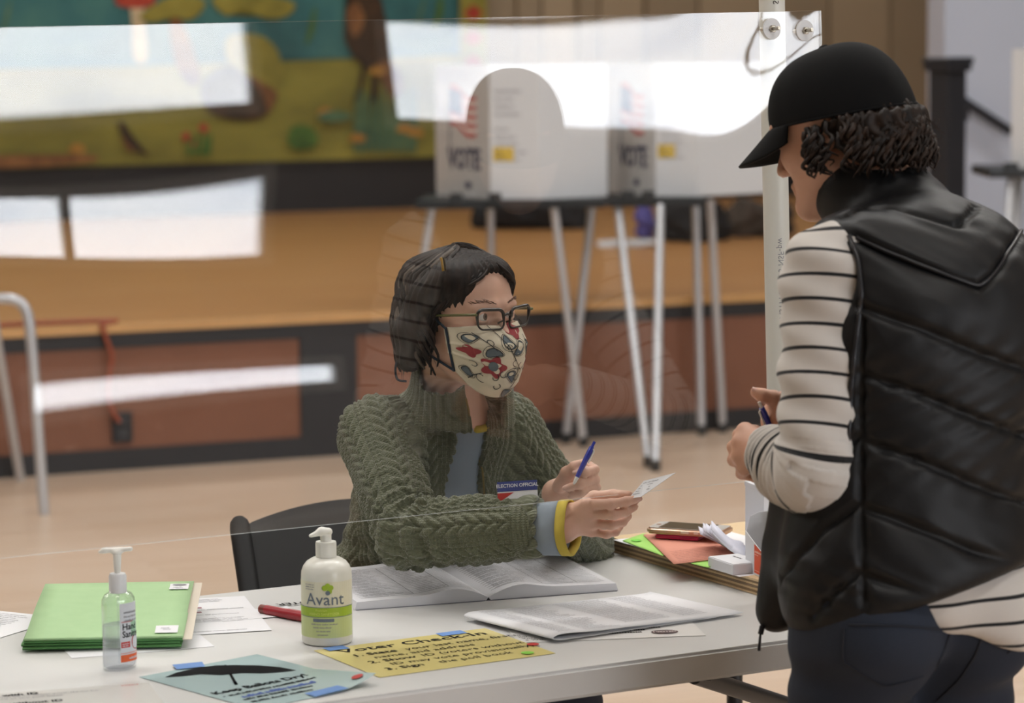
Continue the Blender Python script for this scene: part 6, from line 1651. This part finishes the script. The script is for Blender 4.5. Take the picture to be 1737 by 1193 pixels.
# right hand: thumb up, pen in the fist
r0 = P3(1334, 697, 4.135); B.cap(WRs, r0, .024, .026, k=.02)
for k_ in (P3(1312, 696, 4.12), P3(1308, 708, 4.12), P3(1308, 720, 4.125), P3(1312, 732, 4.13)):
    B.cap(r0, k_, .022, .013, k=.014); finger(B, [k_, k_ - npv(CF) * .028 + npv(CR) * .004, k_ - npv(CF) * .034 + npv(CR) * .026], .0098, .008, .004)
TP = [P3(1330, 690, 4.12), P3(1312, 676, 4.10), P3(1293, 671, 4.095), P3(1281, 666, 4.095)]; finger(B, TP, .0132, .0082, .008)
V, Q = B.mesh((.25, 3.50, .05), (1.0, 4.45, 1.74), .0034, 0); V = relax(V, Q, 2, .35)
body2 = np_mesh('body', V, Q, M_skin2, sw); nail('finger_nail', TP[3], TP[2], npv(CU) * .5 + npv(toc) * .6, .0082, body2); eyes(HB_, sw, ('hazel_iris', '5a4a30'), (0, -.1))

# ---- jeans
J = Field(); J.ell(PCs - np.array([0, 0, .0]), (.165, .125, .12), RS, k=.03)
for s in (1, -1): J.ell(PCs + lS * s * .078 - fS * .052 + np.array([0, 0, -.055]), (.088, .082, .095), RS, k=.02)
for h_, k_, a_ in zip(hips, knee, ank): J.chain([h_ + np.array([0, 0, -.01]), k_, a_], [.094, .066, .056], k=.035)
J.plane((0, 0, .04), (0, 0, -1)); J.plane((0, 0, .985), (0, 0, 1))
V, Q = J.mesh((.2, 3.5, .0), (1.0, 4.2, 1.05), .0075); V, Q = sub(V, Q); V = relax(V, Q, 2, .4); Nn = vnormals(V, Q)
zz = V[:, 2]; V = V + Nn * (.0022 * np.sin(zz * 95 + 9 * (V @ lS)) * sstep(.84, .76, zz) + .0018 * np.sin(40 * (V @ lS) + 60 * zz) * sstep(.9, .8, zz))[:, None]
t = NT('dark_blue_denim'); f = t.noise(9, 4, .6); g = t.noise(700, 2, .6, stretch=(1, 1, .3)); c = t.mix(f, lin('141a27'), lin('1f2838')); c = t.mix(t.math('MULTIPLY', g, .35), c, lin('2e3a4e')); t.link(c, t.b.inputs['Base Color']); t.val(t.b, Roughness=.85); t.bump(g, .25, .0008); M_denim = t.m
je = np_mesh('jeans', V, Q, M_denim, sw); bvj = bvh_of(je); M_stitch = mat('denim_seam', '171c28', .8, .1)
for nm, pl_ in (('pocket_seam', [(1432, 1066), (1430, 1122), (1462, 1143), (1500, 1165), (1545, 1155), (1583, 1141), (1602, 1100), (1612, 1068)]), ('seat_seam', [(1668, 1072), (1655, 1110), (1630, 1150), (1600, 1180), (1585, 1193)]), ('pocket_seam', [(1722, 1072), (1716, 1105), (1700, 1112)]), ('yoke_seam', [(1440, 1060), (1530, 1062), (1600, 1068)])):
    q_ = on_mesh(bvj, pl_)
    if len(q_) > 4: tube(nm, q_, .0016, M_stitch, je, 6)
for a_ in ank:
    sF = Field(); a0 = np.array([a_[0], a_[1], 0]); sF.cap(a0 + np.array([0, 0, .045]) - fS * .04, a0 + fS * .13 + np.array([0, 0, .035]), .043, .036, k=.02); sF.cap(a0 + np.array([0, 0, .05]), a0 + np.array([0, 0, .10]), .04, .04, k=.03); sF.plane(a0 + np.array([0, 0, .002]), (0, 0, -1))
    V, Q = sF.mesh(a0 - .22, a0 + .25, .006); np_mesh('shoe', V, Q, M_coat, sw)

# ---- striped jersey
def jersey_mat():
    t = NT('striped_jersey'); a = t.add('ShaderNodeAttribute'); a.attribute_name = 'stripe_s'
    fr_ = t.math('FRACT', t.math('DIVIDE', a.outputs['Fac'], .0335)); wv_ = t.math('LESS_THAN', t.math('ABSOLUTE', t.math('SUBTRACT', fr_, .5)), .075)
    f = t.noise(9, 4, .6); g = t.noise(600, 2); c = t.mix(f, lin('c6c0ba'), lin('d5d0cb')); c = t.mix(wv_, c, lin('15161a')); t.link(c, t.b.inputs['Base Color']); t.val(t.b, Roughness=.9); t.b.inputs['Sheen Weight'].default_value = .2; t.bump(g, .2, .0008); return t.m
M_jer = jersey_mat()
JA = Field(); md2 = (ELs + WLs) / 2
JA.chain([SLs + lS * .0, SLs * .5 + ELs * .5, ELs, md2 - np.array([0, 0, .006]), WLs - wl2 * .012], [.066, .060, .054, .053, .040], k=.05); JA.ell(SLs + np.array([0, 0, -.02]), (.066, .06, .075), RS, k=.03)
JA.ell(ELs - np.array([0, 0, .012]) + wl2 * .03, (.048, .05, .045), k=.03)
JA.plane(WLs - wl2 * .004, wl2, k=.004)
V, Q = JA.mesh((.25, 3.6, .9), (.62, 4.15, 1.48), .005); V, Q = sub(V, Q); V = relax(V, Q, 2, .4); Nn = vnormals(V, Q)
sJ, aJ, dJ = arm_param(V, soft([SLs, ELs, WLs]), np.array([.3, 0, 1.0])); LU = np.linalg.norm(ELs - SLs); LF = np.linalg.norm(WLs - ELs)
fo_ = sstep(LU - .03, LU + .05, sJ); cr = .0032 * np.sin(2 * PI * (sJ + .022 * np.cos(aJ + .6)) / .0225) * fo_ + .0028 * np.sin(2 * PI * sJ / .06 + 2.4 * aJ) * (1 - fo_)
V = V + Nn * cr[:, None]
sl_ = np_mesh('striped_sleeve', V, Q, M_jer, sw, dict(stripe_s=sJ + .022 * fo_ * np.cos(aJ + .6) + .35 * np.maximum(sJ - LU, 0)))
# right sleeve
JB = Field(); wr2 = (WRs - ERs) / np.linalg.norm(WRs - ERs); JB.chain([SRs, ERs, WRs - wr2 * .02], [.064, .052, .04], k=.05); V, Q = JB.mesh((.35, 3.75, .9), (1.05, 4.5, 1.48), .008)
sJ, aJ, dJ = arm_param(V, [SRs, ERs, WRs], np.array([0, 0, 1.0])); np_mesh('striped_sleeve', V, Q, M_jer, sw, dict(stripe_s=sJ))
# shirt tail
S2 = Field(); torso2(S2, .012)
for s in (-1,): S2.ell(PCs + lS * s * .078 - fS * .052 + np.array([0, 0, -.055]), (.098, .092, .105), RS, k=.03)
S2.plane((0, 0, 1.1), (0, 0, 1))
hem = npv(at(1640, 1068, 3.72)); S2.plane(hem, np.array([0, 0, -1.0]) + lS * .32 - fS * .05)
V, Q = S2.mesh((.25, 3.55, .75), (1.0, 4.2, 1.15), .006); V = relax(V, Q, 1, .4); Nn = vnormals(V, Q); an = np.arctan2((V - PCs) @ lS, (V - PCs) @ fS); V = V + Nn * ((.003 * np.sin(an * 9) + .009) * sstep(.93, .86, V[:, 2]))[:, None]
np_mesh('striped_shirt', V, Q, M_jer, sw, dict(stripe_s=V[:, 2] + .03 * (V @ lS) + .003))

# ---- quilted vest
Q_ = Field(); torso2(Q_, .034, .07)
Q_.ell(CCs - fS * .03 + np.array([0, 0, .03]), (.160, .09, .11), RS, k=.06)
fl = [npv(at(1372, 820, 3.96)), npv(at(1345, 930, 3.97)), npv(at(1322, 1040, 3.98))]; Q_.chain(fl, [.036, .034, .030], k=.07); Q_.chain([fl[0] - lS * .12, fl[1] - lS * .10, fl[2] - lS * .10], [.04, .04, .036], k=.06); Q_.chain([fl[0] - lS * .05 - fS * .03, fl[1] - lS * .05 - fS * .03, fl[2] - lS * .05 - fS * .03], [.05, .052, .046], k=.09)
# armholes
Q_.cap(SLs + lS * .012 - np.array([0, 0, .02]), SLs + lS * .16 - np.array([0, 0, .02]), .072, .085, k=.012, op='s'); Q_.cap(SLs + lS * .022 - np.array([0, 0, .06]), ELs + lS * .07, .055, .062, k=.02, op='s')
Q_.cap(SRs - lS * .012 - np.array([0, 0, .02]), SRs - lS * .16 - np.array([0, 0, .02]), .072, .085, k=.012, op='s')
cax2 = np.array([0, 0, 1.0]) + fS * .75 + lS * .28; cax2 /= np.linalg.norm(cax2); cc2 = NBs + np.array([0, 0, .022]) + fS * .034 + lS * .020
def collar2(P):
    q = P - cc2; h = q @ cax2; rv = q - h[:, None] * cax2; r = np.linalg.norm(rv, axis=1); return np.sqrt((r - (.069 - h * .10)) ** 2 + np.maximum(np.abs(h) - .036, 0) ** 2) - .0115
Q_.fn(collar2, k=.02); Q_.cap(HB_.p(0, -.03, -.04), NBs - np.array([0, 0, .03]), .056, .060, k=.004, op='s')
hv = npv(at(1500, 1045, 3.74)); Q_.plane(hv, np.array([0, 0, -1.0]) - fS * .28 + lS * (-.22), k=.012)
V, Q = Q_.mesh((.2, 3.5, .74), (1.02, 4.35, 1.66), .0062); V = relax(V, Q, 2, .4); V, Q = sub(V, Q); V = relax(V, Q, 2, .45)
bq = BVHTree.FromPolygons([tuple(v) for v in V], [tuple(f) for f in Q.tolist()])
seams = dict(yoke=[(1452, 402), (1500, 424), (1560, 448), (1610, 468), (1662, 486), (1690, 462), (1715, 420), (1745, 370)], shoulder=[(1432, 366), (1475, 352), (1520, 352), (1575, 366), (1626, 381), (1645, 362), (1660, 342)],
   side=[(1462, 545), (1458, 700), (1460, 850), (1462, 960), (1466, 1045)])
for k in range(5): y = 520 + k * 113; seams['q%d' % k] = [(1458, y), (1560, y + 36), (1660, y + 78), (1745, y + 108)]
seams['f0'] = [(1458, 853), (1400, 895), (1342, 956), (1318, 985)]; seams['f1'] = [(1460, 968), (1415, 1005), (1375, 1052)]; seams['f2'] = [(1455, 738), (1420, 790), (1395, 830)]; seams['arm'] = [(1440, 400), (1456, 440), (1462, 500), (1454, 560), (1446, 640), (1440, 740), (1432, 800)]
from mathutils.kdtree import KDTree
spts = {k: on_mesh(bq, v, 0, 4) for k, v in seams.items()}
flat_ = [p_ for k, v in spts.items() if k != 'arm' for p_ in v]; kd = KDTree(len(flat_))
for i, p_ in enumerate(flat_): kd.insert(p_, i)
kd.balance(); ds = np.array([kd.find(v)[2] for v in V.tolist()])
hn = np.array([0, 0, -1.0]) - fS * .28 + lS * (-.22); hd = -((V - hv) @ (hn / np.linalg.norm(hn))); 
Nn = vnormals(V, Q); hs_ = sstep(.004, .045, hd); puff = -.0085 * np.exp(-(ds / .0065) ** 2) + .0035 * (1 - np.exp(-(ds / .03) ** 2))
wr_ = .0016 * np.sin(95 * (V @ lS) + 22 * np.sin(11 * V[:, 2]) + 18 * (V @ fS)) * np.exp(-(ds / .028) ** 2) + .0022 * np.sin(34 * V[:, 2] + 21 * (V @ lS))
V = V + Nn * ((puff + wr_) * hs_ + .002 * (1 - hs_))[:, None]
t = NT('black_satin_nylon'); f = t.noise(7, 4, .6); c = t.mix(f, lin('0d0d0f'), lin('161618')); t.link(c, t.b.inputs['Base Color']); t.val(t.b, Roughness=.5); t.b.inputs['Specular IOR Level'].default_value = .32; t.bump(t.noise(60, 4, .7), .18, .003); M_vest = t.m
vest = np_mesh('vest', V, Q, M_vest, sw); bv2 = bvh_of(vest)
M_pip = mat('black_leather_piping', '222226', .35, .1)
for k in ('yoke',): 
    q_ = [p_ for p_ in on_mesh(bv2, seams[k], .002, 5)]; tube('piping', q_, .0028, M_pip, vest, 8)
q_ = on_mesh(bv2, seams['arm'], .001, 5)
if len(q_) > 4: tube('armhole_binding', q_, .0032, M_pip, vest, 8)
zp = on_mesh(bv2, [(1300, 1050), (1293, 1064)], .001, 3); zb_ = zp[-1] if zp else at(1292, 1062, 3.96)
M_zip2 = mat('dark_metal_zip', '3a3a40', .35, .1, metal=.8)
tube('zip_slider', [zb_, zb_ + Vector((-.003, 0, -.012))], .004, M_zip2, vest, 8); tube('zip_pull', [zb_ + Vector((-.003, 0, -.010)), zb_ + Vector((-.005, 0, -.036))], [.0016, .0024], M_zip2, vest, 8)

# ---- hair under the cap
M_hair2 = hair_mat('dark_curly_hair', '140d09', '35241a')
hp = Field(); hp.ell(HB_.p(0, -.045, -.004), (.084, .080, .062), HB_.R, k=.02); hp.ell(HB_.p(0, -.075, -.045), (.070, .045, .045), HB_.R, k=.03)
hp.ell(HB_.p(0, .085, -.05), (.10, .085, .10), HB_.R, k=.012, op='s'); hp.plane(HB_.p(0, -.009, .004), HB_.R @ np.array([0, -.127, 1.0]))
V, Q = hp.mesh(HB_.O - .2, HB_.O + .2, .004); Nn = vnormals(V, Q); loc = (V - HB_.O) @ HB_.R; an = np.arctan2(loc[:, 0], -loc[:, 1])
V = V + Nn * (.003 * np.sin(an * 34 + 5 * np.sin(loc[:, 2] * 70)))[:, None]; np_mesh('hair', V, Q, M_hair2, sw, dict(lock=.3 + .3 * np.sin(an * 22)))
lst = []
for k in range(230):
    r_ = random.Random(3000 + k); a = r_.uniform(-1.75, 1.75); zs_ = .002 - .03 * r_.random(); rr = np.array([.083 * math.sin(a), -.012 - .098 * math.cos(a), zs_]); o_ = np.array([math.sin(a), -math.cos(a), 0]); tg = np.array([math.cos(a), math.sin(a), 0])
    if abs(a) > 1.45: rr[1] = max(rr[1], -.03) + .01; 
    L_ = r_.uniform(.05, .085) * (1 - .25 * (abs(a) > 1.3)); pw = r_.uniform(0, 6.28); cw = r_.uniform(.005, .010); pts = []
    for i in range(20):
        q = i / 19; pts.append(HB_.v(*(rr + np.array([0, 0, -L_ * q]) + o_ * (.010 * math.sin(q * PI) + .004 + .010 * q * (q > .7) - .006 * q) + (tg * math.sin(q * 11 + pw) + o_ * .7 * math.cos(q * 11 + pw)) * cw * min(1, q * 2.5))))
    r0 = r_.uniform(.0020, .0042); lst.append((pts, [r0 * (1 - .7 * (i / 19) ** 3) for i in range(20)]))
for k in range(14):                     # loose wisps at the nape
    r_ = random.Random(4000 + k); a = r_.uniform(-.7, .5); rr = np.array([.08 * math.sin(a), -.012 - .105 * math.cos(a), -.03 - .02 * r_.random()]); o_ = np.array([math.sin(a), -math.cos(a), 0])
    lst.append(([HB_.v(*(rr + o_ * .03 * q + np.array([0, 0, -.012 * q + .012 * math.sin(q * 4 + k)]))) for q in np.linspace(0, 1, 10)], [.0009 * (1 - .8 * i / 9) for i in range(10)]))
locks_mesh('hair_locks', lst, M_hair2, sw)

# ---- cap
cp = thing('baseball_cap', 'plain black baseball cap worn by the standing woman', 'cap')
t = NT('black_cap_cloth'); g = t.noise(900, 2); f = t.noise(12, 3); t.link(t.mix(f, lin('08080a'), lin('101011')), t.b.inputs['Base Color']); t.val(t.b, Roughness=.85); t.b.inputs['Specular IOR Level'].default_value = .2; t.bump(g, .25, .0006); M_cap = t.m
V, F = [], []; na, nt_ = 72, 26
def cap_p(a, th, lift=0):               # a round from the front, th 0 at the rim to pi/2 on top
    ct, st_ = math.cos(th) ** .72, math.sin(th); rx, ry, rz = .0865 + lift, .1100 + lift, .097 + lift
    seam = -.0016 * math.exp(-((((a / (PI / 3)) + .5) % 1 - .5) * 60 / 9) ** 2) * math.cos(th)
    return HB_.v((rx + seam) * ct * math.sin(a), -.009 + (ry + seam) * ct * math.cos(a), (.006 + .014 * math.cos(a)) * (1 - st_) + (.112 + lift) * st_)
for j in range(nt_ + 1):
    for i in range(na): V.append(cap_p(2 * PI * i / na, PI / 2 * .985 * j / nt_))
for j in range(nt_):
    for i in range(na): F.append((j * na + i, j * na + (i + 1) % na, (j + 1) * na + (i + 1) % na, (j + 1) * na + i))
F.append(tuple(nt_ * na + i for i in range(na)))
co = mesh_obj('crown', V, F, M_cap, cp, True); md = co.modifiers.new('thickness', 'SOLIDIFY'); md.thickness = .0018; md.offset = -1
tube('sweatband_hem', [cap_p(2 * PI * i / 60, .02, .0004) for i in range(60)], .0018, M_cap, cp, 6, closed=True)
bt_ = lathe('top_button', [(.0075, 0), (.0075, .002), (.0055, .0042), (.002, .005)], M_cap, cp, 20); bt_.data.transform(Matrix.Translation(HB_.v(0, -.009, .1115)) @ Vector(HB_.R[:, 2]).to_track_quat('Z', 'Y').to_matrix().to_4x4())
V, F = [], []; nu, nv = 36, 12
for j in range(nv + 1):
    for i in range(nu + 1):
        u = -1 + 2 * i / nu; v = j / nv; a = u * 1.12; L_ = .074 * max(.02, 1 - abs(u) ** 2.4) ** .55
        b_ = np.array([.0865 * math.sin(a), -.009 + .1100 * math.cos(a), .008 + .014 * math.cos(a)]); V.append(HB_.v(*(b_ + np.array([.0, 1, 0]) * L_ * v * .93 + np.array([0, 0, -1]) * (L_ * v * .46 + .020 * u * u * v))))
for j in range(nv):
    for i in range(nu): F.append((j * (nu + 1) + i, j * (nu + 1) + i + 1, (j + 1) * (nu + 1) + i + 1, (j + 1) * (nu + 1) + i))
br_ = mesh_obj('brim', V, F, M_cap, cp, True); md = br_.modifiers.new('thickness', 'SOLIDIFY'); md.thickness = .0035; md.offset = 0
rebase(cp)
pen('blue ballpoint pen in the standing woman\'s right hand', at(1322, 760, 4.098), at(1291, 690, 4.085), -1)
rebase(sw)
